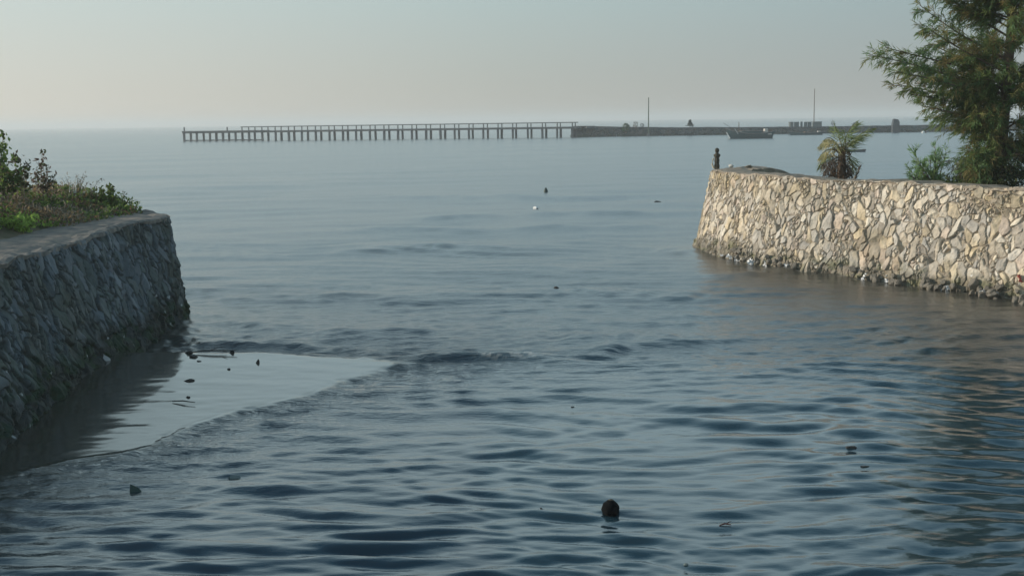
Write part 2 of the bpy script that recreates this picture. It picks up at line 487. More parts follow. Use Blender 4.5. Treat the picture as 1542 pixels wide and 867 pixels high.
pth = strip('path', topL, LN, [(0.20, 1.80), (.34, 1.853), (.5, 1.850), (.75, 1.85), (1.0, 1.85), (1.25, 1.86), (1.5, 1.84)], M_PATH, 0.05, 31)
tag(pth, kind='structure')
gx = np.linspace(0, 1, 60); gy = np.linspace(0, 1, 120)
xe = -7.5 - 32 * gx ** 1.6
def yend(x): return np.interp(-x, [6.4, 7.4, 10, 16, 40], [22.6, 24.6, 26.9, 28.9, 30])
def mound(x, y):
    e = sstep(-7.2, -9.0, x)
    return 1.80 + 0.34 * e * sstep(9, 19, y) + (fbm(x * .7, y * .7, 51) - .5) * .30 * e - 0.5 * sstep(-.6, .6, y - yend(x)) * 0
XX = np.repeat(xe[None, :], 120, 0); YY = 0.5 + (yend(xe)[None, :] - 0.5) * gy[:, None]
ZZ = mound(XX, YY); ZZ[-1] = ZZ[-1] * .9
V = np.stack([XX, YY, ZZ], -1).reshape(-1, 3)
tag(np_mesh('ground', V, grid_faces(120, 60), M_SOIL, smooth=True), kind='structure')

# ------------------------------------------------------------------ the sea
STEP = 0.85
fH = 1861 * 1024 / 1542 * HC
dyv = np.r_[np.arange(fH / 3.2, 1.2, -STEP), 1.2, 0.8, 0.45]
rho = fH / dyv
u = np.linspace(-1, 1, 861)
ang = 0.50 * u + 1.02 * np.sign(u) * np.clip(np.abs(u) - .55, 0, 1) ** 2 * 4.6
ang = np.clip(ang, -1.5, 1.5)
RHO, ANG = np.meshgrid(rho, ang, indexing='ij')
X = RHO * np.sin(ANG); Y = RHO * np.cos(ANG)
dr = RHO ** 2 / fH * STEP
print('sea verts', X.size)

def seg_dist(X, Y, pts):
    d = np.full(X.shape, 1e9); sg = np.zeros(X.shape); tt = np.zeros(X.shape); n = len(pts) - 1
    for i in range(n):
        ax, ay = pts[i][:2]; bx, by = pts[i + 1][:2]
        ex, ey = bx - ax, by - ay; l2 = ex * ex + ey * ey
        t = np.clip(((X - ax) * ex + (Y - ay) * ey) / l2, 0, 1)
        dx = X - ax - ex * t; dy = Y - ay - ey * t
        dd = np.hypot(dx, dy); c = dd < d
        d = np.where(c, dd, d); sg = np.where(c, np.sign(ex * (Y - ay) - ey * (X - ax)), sg); tt = np.where(c, (i + t) / n, tt)
    return d, sg, tt

def inside(X, Y, poly):
    c = np.zeros(X.shape, bool); n = len(poly)
    for i in range(n):
        x1, y1 = poly[i][:2]; x2, y2 = poly[(i + 1) % n][:2]
        k = (y1 > Y) != (y2 > Y)
        with np.errstate(divide='ignore', invalid='ignore'):
            xi = (x2 - x1) * (Y - y1) / (y2 - y1) + x1
        c ^= k & (X < xi)
    return c

pool_px = [(150, 527), (285, 528), (400, 530), (480, 534), (560, 539), (596, 544), (575, 556), (520, 573), (450, 597), (400, 611), (340, 625), (270, 648), (232, 667), (180, 680), (100, 692), (20, 712), (-120, 735)]
def film_z(y, x=-5.0): return 0.034 * np.clip(np.asarray(y) - 12.6, 0, 6) * np.interp(x, [-4.6, -1.6], [1.0, 0.15])
def px_film(x, y):
    p = px(x, y)
    for _ in range(4): p = px(x, y, float(film_z(p[1], p[0])))
    return p
pool = [px_film(*q)[:2] for q in pool_px] + [np.array([-7., 12.]), np.array([-7., 19.])]
Xw = X + (fbm(X * 1.1, Y * 1.4, 71, 4) - .5) * .26; Yw = Y + (fbm(X * 1.1, Y * 1.4, 72, 4) - .5) * .22
dP, _, tP = seg_dist(Xw, Yw, pool[:17])
ins = inside(Xw, Yw, pool)
sdP = np.where(ins, -dP, dP)
calm = sstep(0.20, -0.08, sdP + .10 * (fbm(X * 5, Y * 6, 73, 3) - .5))                       # 1 on the still film of water
edge = np.exp(-np.clip(sdP, 0, 9) / 1.1) * sstep(-0.02, 0.10, sdP)

W = np.zeros_like(X); var = np.zeros_like(X)
r2 = np.random.default_rng(3)
env1 = 0.70 + 0.6 * fbm(X * .35, Y * .22, 81, 3)
env2 = 0.45 + 1.1 * fbm(X * .6 + 9, Y * .35, 82, 3)
mid = sstep(14, 19, Y)
near = 1 - mid
warpx = (fbm(X * .25, Y * .25, 83, 2) - .5) * 2.2; warpy = (fbm(X * .25, Y * .25, 84, 2) - .5) * 1.6
def addwave(lam, ang_, slope, env, W, var):
    k = 2 * math.pi / lam; a = slope / k
    fade = sstep(1.9, 3.4, lam / dr)
    ph = k * ((X + warpx) * math.sin(ang_) + (Y + warpy) * math.cos(ang_)) + r2.uniform(0, 6.28)
    w = np.sin(ph); w = w + 0.26 * np.cos(2 * ph)
    W += a * fade * env * w
    var += (slope * env) ** 2 / 2 * (1 - fade ** 2)
TS = 1.0
for i in range(20):      # smooth ripples that set the grain of the foreground
    lam = 0.26 * (0.95 / 0.26) ** r2.random()
    addwave(lam, r2.normal(0.10, 0.28), TS * 0.0300 * (lam / .7) ** .15, env1 * (1.05 - .45 * near), W, var)
for i in range(26):      # rounder, longer ripples rolling in toward the near shore
    lam = 0.22 * (0.68 / 0.22) ** r2.random()
    addwave(lam, r2.normal(0.11, 0.21), TS * 0.0340, env1 * near * (.85 + .45 * vnoise(X * .5, Y * .4, 87)), W, var)
for i in range(14):      # short chop beyond the bar
    lam = 0.16 * (0.5 / 0.16) ** r2.random()
    addwave(lam, r2.normal(0.0, 0.55), TS * 0.021, env2 * (0.16 + 1.25 * mid + 1.7 * edge), W, var)
for i in range(14):      # open sea
    lam = 0.8 * (6.0 / 0.8) ** r2.random()
    addwave(lam, r2.normal(-.12, 0.32), TS * 0.012, env1 * (.30 + .75 * mid), W, var)
for i in range(8):
    lam = 5 * (24 / 5) ** r2.random()
    addwave(lam, r2.normal(-.1, 0.25), 0.006, sstep(20, 60, Y), W, var)
# lee of the right wall a little stiller
dR, _, _ = seg_dist(X, Y, [tuple(p) for p in rp] + [tuple(rp[-1] + dirn * 8)])
lee = 1 - 0.45 * np.exp(-(dR / 1.6) ** 2)
W *= lee
W = W * (1 - 0.93 * calm) + calm * film_z(Y, X)
W += calm * (0.0065 * (fbm(X * 2.5, Y * 7, 5, 3) - .5) + 0.010 * (fbm(X * .7, Y * 1.4, 6, 2) - .5))
# the little bore round the film
bore = 0.026 * (0.8 + .4 * vnoise(tP * 7, tP * 0, 91)) * sstep(-0.05, 0.09, sdP) * np.exp(-np.clip(sdP, 0, 9) / 0.24)
W += bore
chop = (fbm(X * 9, Y * 13, 61, 3) - .5) * edge * sstep(1.5, 3, 0.11 / dr)
W += 0.034 * chop
foam = np.zeros_like(X)
ridges = [
    ([(592, 544), (700, 541), (860, 541), (930, 522), (1040, 514), (1170, 505)], .060, .26),
    ([(250, 522), (330, 518), (430, 518), (520, 525), (610, 536)], .045, .20),
    ([(500, 346), (700, 348), (900, 344), (1010, 341)], .085, .75),
    ([(600, 332), (800, 323), (990, 320)], .085, .8),
    ([(830, 509), (920, 506), (1010, 512)], .055, .35),
    ([(300, 486), (420, 494), (560, 500), (660, 497)], .045, .35),
    ([(1050, 417), (1140, 413), (1220, 404), (1290, 418)], .06, .35),
    ([(850, 438), (960, 445), (1050, 450)], .05, .4),
    ([(480, 383), (650, 373), (780, 376)], .06, .6),
    ([(640, 560), (760, 556), (900, 548), (1100, 540)], .035, .3),
    ([(300, 455), (480, 447), (700, 452)], .04, .45),
    ([(560, 300), (760, 296), (1000, 300)], .07, 1.2),
    ([(930, 372), (1000, 376), (1045, 380)], .05, .5),
]
for pts, hgt, wd in ridges:
    q = [px(*p)[:2] for p in pts]
    d, sg, t = seg_dist(X + warpx * .25, Y + warpy * .3 + (fbm(X * .8, Y * .8, 93, 2) - .5) * wd * 1.2, q)
    # steeper face toward the shore
    s_ = np.where(sg > 0, d, -d)
    prof = np.exp(-(np.clip(s_, 0, None) / (wd * 1.5)) ** 2) * np.exp(-(np.clip(-s_, 0, None) / (wd * .75)) ** 2)
    taper = sstep(0, .12, t) * sstep(1, .88, t) * (0.55 + .9 * vnoise(t * 9, t * 0, 95))
    W += hgt * prof * taper * sstep(2, 4, 4 * wd / dr) * (1 - calm)
qf = [px(*p)[:2] for p in ((735, 541), (770, 540), (805, 539))]
d, sg, t = seg_dist(X, Y, qf)
foam = np.maximum(foam, .55 * np.exp(-(d / .13) ** 2) * sstep(.42, .68, fbm(X * 16, Y * 22, 97, 3)))  # foam streak on the crest, with its brownish glints painted in
# thin line of scum where the water meets the walls
dL, _, _ = seg_dist(X, Y, [tuple(p) for p in LP[::25]])
foam = np.maximum(foam, 0.5 * np.exp(-(dR / .10) ** 2) * sstep(.5, .7, fbm(X * 5, Y * 5, 98, 3)))
rough_att = np.sqrt(np.sqrt(np.clip(2 * var, 0, 1)))
slick = sstep(.50, .66, fbm(X * .05, Y * .017 + 3, 99, 4))
rough_att = np.clip(0.022 + rough_att * (0.48 - .08 * slick), 0.03, 0.20)
rough_att = rough_att * (1 - calm) + 0.11 * calm
silt_reflect = np.clip(np.exp(-(dR / 2.0) ** 2) * .9 + .35 * edge + .9 * calm + .8 * np.exp(-((X + 6) / 1.8) ** 2) * (Y < 24), 0, 1)  # mud on the film; by the right wall, its sunlit reflection painted brown

wm = bpy.data.materials.new('sea_water'); wm.use_nodes = True
t_ = wm.node_tree; b_ = t_.nodes['Principled BSDF']
def att(n):
    a = t_.nodes.new('ShaderNodeAttribute'); a.attribute_name = n; return a
mxw = t_.nodes.new('ShaderNodeMixRGB'); mxw.inputs[1].default_value = (0.016, 0.040, 0.054, 1); mxw.inputs[2].default_value = (0.070, 0.066, 0.052, 1)
t_.links.new(att('silt_reflect').outputs['Fac'], mxw.inputs[0])
mxf = t_.nodes.new('ShaderNodeMixRGB'); mxf.inputs[2].default_value = (0.55, 0.52, 0.46, 1)
t_.links.new(mxw.outputs[0], mxf.inputs[1]); t_.links.new(att('foam').outputs['Fac'], mxf.inputs[0])
t_.links.new(mxf.outputs[0], b_.inputs['Base Color'])
t_.links.new(att('chop').outputs['Fac'], b_.inputs['Roughness'])
b_.inputs['IOR'].default_value = 1.68; b_.inputs['Specular IOR Level'].default_value = 0.5
tcw = t_.nodes.new('ShaderNodeTexCoord'); mpw = t_.nodes.new('ShaderNodeMapping'); mpw.inputs['Scale'].default_value = (1.0, 2.6, 1)
t_.links.new(tcw.outputs['Object'], mpw.inputs['Vector'])
nw = t_.nodes.new('ShaderNodeTexNoise'); nw.inputs['Scale'].default_value = 2.9; nw.inputs['Detail'].default_value = 5; nw.inputs['Roughness'].default_value = .62
t_.links.new(mpw.outputs[0], nw.inputs['Vector'])
bw = t_.nodes.new('ShaderNodeBump'); bw.inputs['Distance'].default_value = 0.06; bw.inputs['Strength'].default_value = 0.3
t_.links.new(att('still').outputs['Fac'], bw.inputs['Strength'])
t_.links.new(nw.outputs['Fac'], bw.inputs['Height']); t_.links.new(bw.outputs[0], b_.inputs['Normal'])
V = np.stack([X, Y, W], -1).reshape(-1, 3)
sea = np_mesh('sea', V, grid_faces(*X.shape), wm, smooth=True, attrs={'foam': foam, 'chop': rough_att, 'silt_reflect': silt_reflect, 'still': ((0.10 + .36 * mid) * lee + 1.0 * edge) * (1 - .93 * calm)})
tag(sea, kind='structure')

def sea_z(x, y):
    a = math.atan2(x, y); r = math.hypot(x, y)
    i = int(np.argmin(np.abs(rho - r))); j = int(np.argmin(np.abs(ang - a)))
    return float(W[i, j])

# ------------------------------------------------------------------ far pier
M_PIER = mat('weathered_pier_concrete', (0.075, 0.08, 0.085), (0.13, 0.13, 0.13), 0.8, 0.9)
A = pxY(278, 212.5, 274.0); B = pxY(862, 206.3, 252.0); A[2] = B[2] = 0
Lp = float(np.linalg.norm(B - A)); angp = math.atan2(B[1] - A[1], B[0] - A[0])
pier = empty('pier', A, angp); NB = 29; bs = Lp / (NB - 1); WP = 3.0
tag(pier, 'long low concrete pier on paired piles reaching out to sea', 'pier')
mb = MB(); mb.box(-.3, Lp + 1.2, -.35, WP + .35, 1.70, 2.10); mb.build('deck', M_PIER, pier)
mb = MB(); mb.box(-.3, 6.6 * bs, -.45, -.10, 1.95, 2.22); mb.build('kerb', M_PIER, pier)
for y in (0, WP):
    mb = MB(); mb.box((4.0 if y else 4.4) * bs, Lp + .6, y - .10, y + .10, 2.86, 3.03); mb.build('top_rail', M_PIER, pier)
mb = MB(); mb.box(0, 6.1 * bs, -.12, .12, .06, .28); mb.build('tie_beam', M_PIER, pier)
mb = MB(); mb.box(-.19, .19, -.19, .19, -1.2, 1.70); p0 = mb.build('pile', M_PIER, pier)
mb = MB(); mb.box(-.09, .09, -.09, .09, 2.10, 2.86); r0 = mb.build('rail_post', M_PIER, pier)
first = True; firstr = True
for i in range(NB):
    for y in (0, WP):
        o = p0 if first else p0.copy(); first or col.objects.link(o); first = False
        o.location = (i * bs + random.uniform(-.09, .09), y, 0); o.rotation_euler = (0, random.uniform(-.025, .025), 0); o.scale = (random.uniform(.9, 1.15), 1, 1)
        if i >= (4 if y else 5):
            o = r0 if firstr else r0.copy(); firstr or col.objects.link(o); firstr = False
            o.location = (i * bs, y, 0)
for xx, hh in ((0.05, .95), (3.35 * bs, .85)):
    mb = MB(); mb.lathe([(.16, 2.1), (.15, 2.1 + hh), (.05, 2.15 + hh)], 8); o = mb.build('mooring_post', M_PIER, pier); o.location = (xx, 0, 0)

# ------------------------------------------------------------------ breakwater and what stands on it
bwk = empty('breakwater', (70, 258, 0))
M_BRK = mat('breakwater_rock', (0.8, 0.8, 0.8), (1.1, 1.1, 1.1), 0.7, 0.95, attr=True)
def zt_b(s, P): return np.interp(P[:, 0], [12, 20, 32, 60, 160], [2.2, 2.0, 1.66, 1.38, 1.36]) + (vnoise(s * .8, s * 0, 3) - .5) * .07
palB = [(0.07, 0.085, 0.085), (0.10, 0.105, 0.10), (0.055, 0.07, 0.07), (0.12, 0.11, 0.10), (0.085, 0.10, 0.095)]
o, BP, BN, BZ, BS = masonry('masonry', [(12.8, 264), (13.2, 259), (15, 258), (40, 258), (80, 258), (120, 258), (190, 258)], 1, zt_b, -.6, .8, 0.16, (.75, .6), 5, palB, (0.05, 0.055, 0.055), M_BRK, .25, .3, wetcol=(.04, .045, .04))
adopt(o, bwk)
M_SLAB = mat('breakwater_slab', (0.09, 0.095, 0.10), (0.15, 0.15, 0.15), 0.5, 0.9)
adopt(coping('coping', BP[::4], BN[::4], BZ[::4], .8, 4.0, M_SLAB, 5, .22, .12), bwk)
tag(bwk, 'long dark rock breakwater carrying on from the pier to the right', 'breakwater')

def ztop_b(x): return float(np.interp(x, [12, 20, 32, 60, 160], [2.2, 2.0, 1.66, 1.38, 1.36]))
M_POLE_G = mat('green_pole', (0.06, 0.10, 0.075), (0.09, 0.12, 0.09), 2, .6)
M_POLE_B = mat('brown_pole', (0.13, 0.10, 0.09), (0.17, 0.13, 0.11), 2, .6)
def pole(x, ytop, D, r, mt, label, zb):
    p = pxY(x, ytop, D); b = empty('pole', (p[0], D, zb))
    h = p[2] - zb
    mb = MB(); mb.tube([(0, 0, -.4), (0, 0, h * .5), (.02, 0, h)], [r, r * .9, r * .75], 8); mb.build('shaft', mt, b)
    mb = MB(); mb.box(-.3, .3, -.3, .3, -.5, .12); mb.build('footing', M_SLAB, b)
    return tag(b, label, 'pole', 'tall poles on the breakwater')
pole(976.6, 147, 257.2, .125, M_POLE_G, 'tall greenish pole standing alone on the breakwater beside low scrub', 0.3)
pole(1226.6, 134, 260.5, .10, M_POLE_B, 'tall thin brown pole rising behind the concrete drums', 1.2)

M_DRUM = mat('drum_concrete', (0.10, 0.125, 0.125), (0.17, 0.185, 0.18), 1.2, .9, .4, 6)
drums = [(1187.6, 1195.4, 'leftmost of the squat grey concrete drums lined up on the breakwater'),
         (1195.8, 1203.6, 'grey concrete drum touching the leftmost one in the breakwater row'),
         (1205.2, 1208.8, 'very narrow grey concrete drum in the middle of the breakwater row'),
         (1210.6, 1216.2, 'grey concrete drum just right of the very narrow one'),
         (1216.4, 1222.4, 'grey concrete drum next to the gap before the square block')]
for xa, xb, lab in drums:
    D = 258.9; pa = pxY(xa, 190, D); pb = pxY(xb, 190, D); r = (pb[0] - pa[0]) / 2; cx = (pa[0] + pb[0]) / 2
    z0 = ztop_b(cx) - .15; h = pxY((xa + xb) / 2, 183.6 + random.uniform(-.2, .3), D)[2] - z0
    d = empty('concrete_drum', (cx, D + r * .3, z0)); tag(d, lab, 'drum', 'concrete drums on the breakwater')
    mb = MB(); mb.lathe([(r * .94, 0), (r * .94, h * .86)], 14); mb.build('body', M_DRUM, d)
    mb = MB(); mb.lathe([(r, h * .86), (r, h * .97), (r * .93, h), (r * .8, h), (r * .78, h * .9)], 14); mb.build('rim', M_DRUM, d)
pa = pxY(1224.6, 190, 258.9); pb = pxY(1236.8, 190, 258.9); z0 = ztop_b(pa[0]) - .15; h = pxY(1230, 183.3, 258.9)[2] - z0
cb = empty('concrete_block', ((pa[0] + pb[0]) / 2, 259.2, z0)); tag(cb, 'square grey concrete block at the right end of the drum row', 'block')
hw = (pb[0] - pa[0]) / 2
mb = MB(); mb.box(-hw, hw, -.7, .7, 0, h * .9); mb.build('body', M_DRUM, cb, bevel=.05)
mb = MB(); mb.box(-hw - .05, hw + .05, -.76, .76, h * .9 + .003, h); mb.build('cap', M_DRUM, cb)

# leaning stump
pa = pxY(1342.5, 190, 257.5); pb = pxY(1353.2, 190, 257.5); pt = pxY(1346, 179, 257.5)
cx = (pa[0] + pb[0]) / 2; hw = (pb[0] - pa[0]) / 2
mb = MB()
vs = [(-hw, -.6, -1.6), (hw * .95, -.6, -1.6), (hw, .6, -1.6), (-hw, .6, -1.6), (-hw * .62, -.5, pt[2]), (hw * .55, -.5, pt[2] - .15), (hw * .55, .5, pt[2] - .2), (-hw * .62, .5, pt[2] - .05),
      (-hw * .95, -.58, pt[2] * .5), (hw * .95, -.58, pt[2] * .75), (hw * .95, .58, pt[2] * .75), (-hw * .95, .58, pt[2] * .5)]
mb.add(vs, [(0, 3, 2, 1), (4, 5, 6, 7), (0, 1, 9, 8), (1, 2, 10, 9), (2, 3, 11, 10), (3, 0, 8, 11), (8, 9, 5, 4), (9, 10, 6, 5), (10, 11, 7, 6), (11, 8, 4, 7)])
o = mb.build('concrete_stump', mat('dark_concrete', (0.045, 0.055, 0.065), (0.07, 0.08, 0.09), 1.2, .9, .4, 6), None, (cx, 257.3, 0)); tag(o, 'dark leaning concrete stump rising from the breakwater near the big tree', 'stump')

# ------------------------------------------------------------------ foliage helpers
def leaves(P, Dv, Ln, Wd, C, bend=0.25, seed=1):
    r = np.random.default_rng(seed); n = len(P)
    Dv = Dv / (np.linalg.norm(Dv, axis=1)[:, None] + 1e-9)
    side = np.cross(Dv, r.normal(size=(n, 3))); side /= (np.linalg.norm(side, axis=1)[:, None] + 1e-9)
    up = np.cross(side, Dv)
    Ln = np.broadcast_to(Ln, (n,))[:, None]; Wd = np.broadcast_to(Wd, (n,))[:, None]
    m_ = P + Dv * Ln * .45 + up * Ln * bend * .3
    V = np.stack([P, m_ + side * Wd / 2, P + Dv * Ln - up * Ln * bend * .3, m_ - side * Wd / 2], 1).reshape(-1, 3)
    F = np.arange(4 * n).reshape(n, 4)
    return V, F, np.repeat(C, 4, 0)

M_LEAF = mat('leaf', (0.85, 0.85, 0.85), (1.15, 1.15, 1.15), 3, .7, attr=True)
def translucent(m, f):
    t = m.node_tree; b = t.nodes['Principled BSDF']; tr = t.nodes.new('ShaderNodeBsdfTranslucent'); mx = t.nodes.new('ShaderNodeMixShader')
    src = b.inputs['Base Color'].links[0].from_socket; t.links.new(src, tr.inputs['Color']); mx.inputs[0].default_value = f
    t.links.new(b.outputs[0], mx.inputs[1]); t.links.new(tr.outputs[0], mx.inputs[2]); t.links.new(mx.outputs[0], t.nodes['Material Output'].inputs['Surface'])
translucent(M_LEAF, .42)
M_BARK = mat('bark', (0.09, 0.065, 0.05), (0.17, 0.13, 0.10), 8, .95, .6, 30)
M_TWIG = mat('dry_stem', (0.16, 0.13, 0.10), (0.26, 0.22, 0.17), 8, .9)

def pick(colors, n, r, var=.3):
    c = np.array(colors)[r.integers(0, len(colors), n)]
    return c * (1 + var * (r.random((n, 1)) * 2 - 1))

def bezier(a, b, c, n):
    t = np.linspace(0, 1, n)[:, None]
    return (1 - t) ** 2 * a + 2 * t * (1 - t) * b + t ** 2 * c

# ---- small trees and scrub on the breakwater
def small_bush(name, x, yb, yt, wpx, D, colors, label, cat, n=160, trunk=True, seed=1, group=None, spire=False):
    b = pxY(x, yb, D); t = pxY(x, yt, D); h = t[2] - b[2]; w = wpx * D / F0
    r = np.random.default_rng(seed)
    o = empty(name, b); tag(o, label, cat, group)
    k = r.random(n); a = r.random(n) * 6.28
    prof = (1 - k) ** .8 * (.35 + .65 * np.sin(np.clip(k * 1.4 + .25, 0, 1) * 3.14)) if spire else np.sin(np.clip(k * .9 + .1, 0, 1) * 3.14) ** .6
    rad = w / 2 * prof * np.sqrt(r.random(n))
    P = np.stack([rad * np.cos(a), rad * np.sin(a) * .7, h * (.12 + .8 * k)], -1)
    Dv = np.stack([np.cos(a), np.sin(a), r.normal(.5, .6, n)], -1)
    V, F, C = leaves(P, Dv, h * .22, h * .10, pick(colors, n, r), seed=seed)
    np_mesh('foliage', V, F, M_LEAF, C, parent=o)
    mb = MB(); mb.tube([(0, 0, -.1), (.02 * h, 0, h * .45), (0, 0, h * .8)], [h * .035, h * .025, h * .01], 5); mb.build('stem', M_BARK, o)
    return o
G1 = [(0.030, 0.055, 0.040), (0.04, 0.06, 0.045), (0.05, 0.06, 0.04)]
small_bush('small_tree', 1039, 192.5, 180.5, 12, 259.5, G1, 'little dark pointed tree standing on the breakwater between pole and fishing boat', 'tree', 260, seed=3, spire=True)
small_bush('shrub', 942.5, 200, 186, 10, 257.0, [(0.05, 0.11, 0.05), (0.07, 0.12, 0.05)], 'fresh green shrub growing on the breakwater face left of the tall pole', 'shrub', 200, seed=4)
small_bush('shrub', 957, 193.5, 183, 7, 258.5, [(0.16, 0.14, 0.11), (0.12, 0.11, 0.09)], 'thin dry grey shrub between the green shrub and the tall pole', 'shrub', 60, seed=5)
small_bush('shrub', 967, 192.5, 186, 6, 258.5, [(0.07, 0.08, 0.07), (0.10, 0.09, 0.08)], 'low dark shrub tight against the tall greenish pole', 'shrub', 90, seed=6)
small_bush('shrub', 1288, 191.5, 184.5, 11, 258.8, [(0.05, 0.075, 0.07), (0.06, 0.08, 0.07)], 'low bluish shrub on the breakwater behind the young palm', 'shrub', 160, seed=7)
small_bush('shrub', 1255, 190.8, 181.5, 6, 258.8, [(0.10, 0.10, 0.09)], 'sparse twiggy shrub on the breakwater right of the square block', 'shrub', 34, seed=8)

# ------------------------------------------------------------------ boats
def hull_mesh(L_, B_, free, bow, stern, n=13):
    vs = []; fs = []; k = 7
    for i in range(n):
        t = i / (n - 1)                          # 0 = bow (-x)
        x = -L_ / 2 + L_ * t
        hb = B_ / 2 * (math.sin(min(t / .55, 1) * math.pi / 2) ** .75) * (1 - .25 * max(0, (t - .7) / .3) ** 2)
        hb = max(hb, .02)
        sh = free + bow * max(0, 1 - t / .45) ** 2 + stern * max(0, (t - .6) / .4) ** 2
        rake = -0.11 * L_ * max(0, 1 - t / .25) + 0.05 * L_ * max(0, (t - .8) / .2)
        for j in range(k):
            q = j / (k - 1) * 2 - 1; a = abs(q)
            z = -.35 + (sh + .35) * a ** 1.6
            y = math.copysign(hb * min(1, a ** .55), q) if a > 0 else 0
            vs.append((x + rake * max(z, -.2) / (sh + .01), y, z))
    for i in range(n - 1):
        for j in range(k - 1):
            fs.append((i * k + j, i * k + j + 1, (i + 1) * k + j + 1, (i + 1) * k + j))
    fs.append(tuple(range(k))); fs.append(tuple((n - 1) * k + j for j in reversed(range(k))))
    gun = [(i * k, i * k + k - 1) for i in range(n)]
    return vs, fs, gun
def boat(name, p, L_, B_, free, bow, stern, mt, label, rz=0.0):
    o = empty(name, p, rz); tag(o, label, 'boat')
    vs, fs, gun = hull_mesh(L_, B_, free, bow, stern)
    mb = MB(); mb.add(vs, fs); mb.build('hull', mt, o, smooth=False)
    mb = MB(); dv = []; df = []
    for a, b in gun:
        for q in (vs[a], vs[b]): dv.append((q[0], q[1] * .97, q[2] - .12))
    for i in range(len(gun) - 1): df.append((2 * i, 2 * i + 1, 2 * i + 3, 2 * i + 2))
    mb.add(dv, df); mb.build('deck', M_PLANK, o)
    for s_ in (0, 1):
        mb = MB(); mb.tube([vs[g_[s_]] for g_ in gun], .05 * B_ / 2, 5); mb.build('gunwale', M_PLANK, o)
    return o
M_PLANK = mat('boat_planks', (0.16, 0.15, 0.14), (0.26, 0.24, 0.22), 2, .8)
M_TEAL = mat('teal_paint', (0.035, 0.075, 0.085), (0.05, 0.095, 0.10), 1.5, .6)
M_WHITE = mat('white_paint', (0.62, 0.62, 0.60), (0.78, 0.78, 0.76), 3, .5)
M_TARP = mat('faded_canvas', (0.38, 0.35, 0.31), (0.55, 0.52, 0.48), 3, .9)
Db = 209.0; pb = pxY(1131, 207.5, Db); sc_ = Db / F0
fb = boat('fishing_boat', (pb[0], Db, 0), 62 * sc_, 2.3, .80, .85, .40, M_TEAL, 'dark teal wooden fishing boat with a short mast moored before the breakwater', 0.04)
lx = lambda x: (x - 1131) * sc_
mb = MB(); mb.tube([(lx(1112.5), 0, .6), (lx(1112.5), 0, 2.75)], [.09, .05], 6); mb.build('mast', M_BARK, fb)
mb = MB(); mb.tube([(lx(1089), -.1, 2.6), (lx(1102), 0, 1.7), (lx(1112), 0, 1.35)], .035, 5); mb.build('boom', M_BARK, fb)
mb = MB(); mb.bar((lx(1104.5), -.9, 1.62), (lx(1109.5), -1.0, .75), .28, .06); mb.build('plank', M_WHITE, fb)
mb = MB(); mb.box(lx(1116), lx(1146), -.75, .75, .75, 1.18); mb.build('low_cabin', M_TEAL, fb, bevel=.05)
mb = MB(); mb.box(lx(1115), lx(1147), -.85, .85, 1.184, 1.25); mb.build('cabin_roof', M_PLANK, fb)
mb = MB(); mb.box(lx(1150), lx(1155), -.8, .3, .8, 1.55); mb.build('crate', M_TARP, fb, bevel=.04)
mb = MB(); mb.box(lx(1156), lx(1162), -.7, .7, .8, 1.45); mb.build('engine_box', M_BARK, fb, bevel=.05)
mb = MB(); mb.box(lx(1154), lx(1160), -1.0, -.75, .55, .8); mb.build('bundle', M_TARP, fb, bevel=.04)
mb = MB(); mb.bar((lx(1094.0), 0, 1.0), (lx(1099.5), 0, .02), .24, .12); mb.build('bow_stem', M_WHITE, fb)

Dc = 238.0; pc = pxY(1214, 202.8, Dc)
b2 = boat('small_boat', (pc[0], Dc, 0), 46 * Dc / F0, 1.6, .42, .3, .2, M_TEAL, 'low dark open boat moored at the breakwater foot under the concrete drums', 0.0)
mb = MB(); mb.box(2.1, 2.7, -.5, .2, .3, .72); mb.build('crate', M_TARP, b2, bevel=.04)
mb = MB(); mb.box(-.4, .5, -.5, .5, .3, .62); mb.build('engine_box', M_BARK, b2, bevel=.04)
pd = px(1287, 229); 
b3 = boat('rowing_boat', (pd[0], pd[1], 0), 1.9, .8, .20, .12, .06, mat('grey_paint', (0.10, 0.12, 0.13), (0.15, 0.16, 0.17), 2, .7), 'tiny grey rowing boat afloat just right of the young palm', 0.05)
mb = MB(); mb.box(-.12, .12, -.33, .33, .10, .14); mb.build('seat', M_PLANK, b3)

# white buoy by the breakwater
pw = px(1390, 200.2)
wb = empty('buoy', (pw[0], pw[1], 0)); tag(wb, 'round white buoy floating at the breakwater foot near the big tree', 'buoy')
mb = MB(); mb.lathe([(.02, -.25), (.2, -.18), (.30, 0), (.28, .2), (.16, .36), (.03, .40)], 14); mb.build('float', M_WHITE, wb, smooth=True)
mb = MB(); mb.tube([(.28, 0, .12), (.7, 0, .06)], [.16, .10], 8); mb.build('mooring_block', M_BARK, wb)

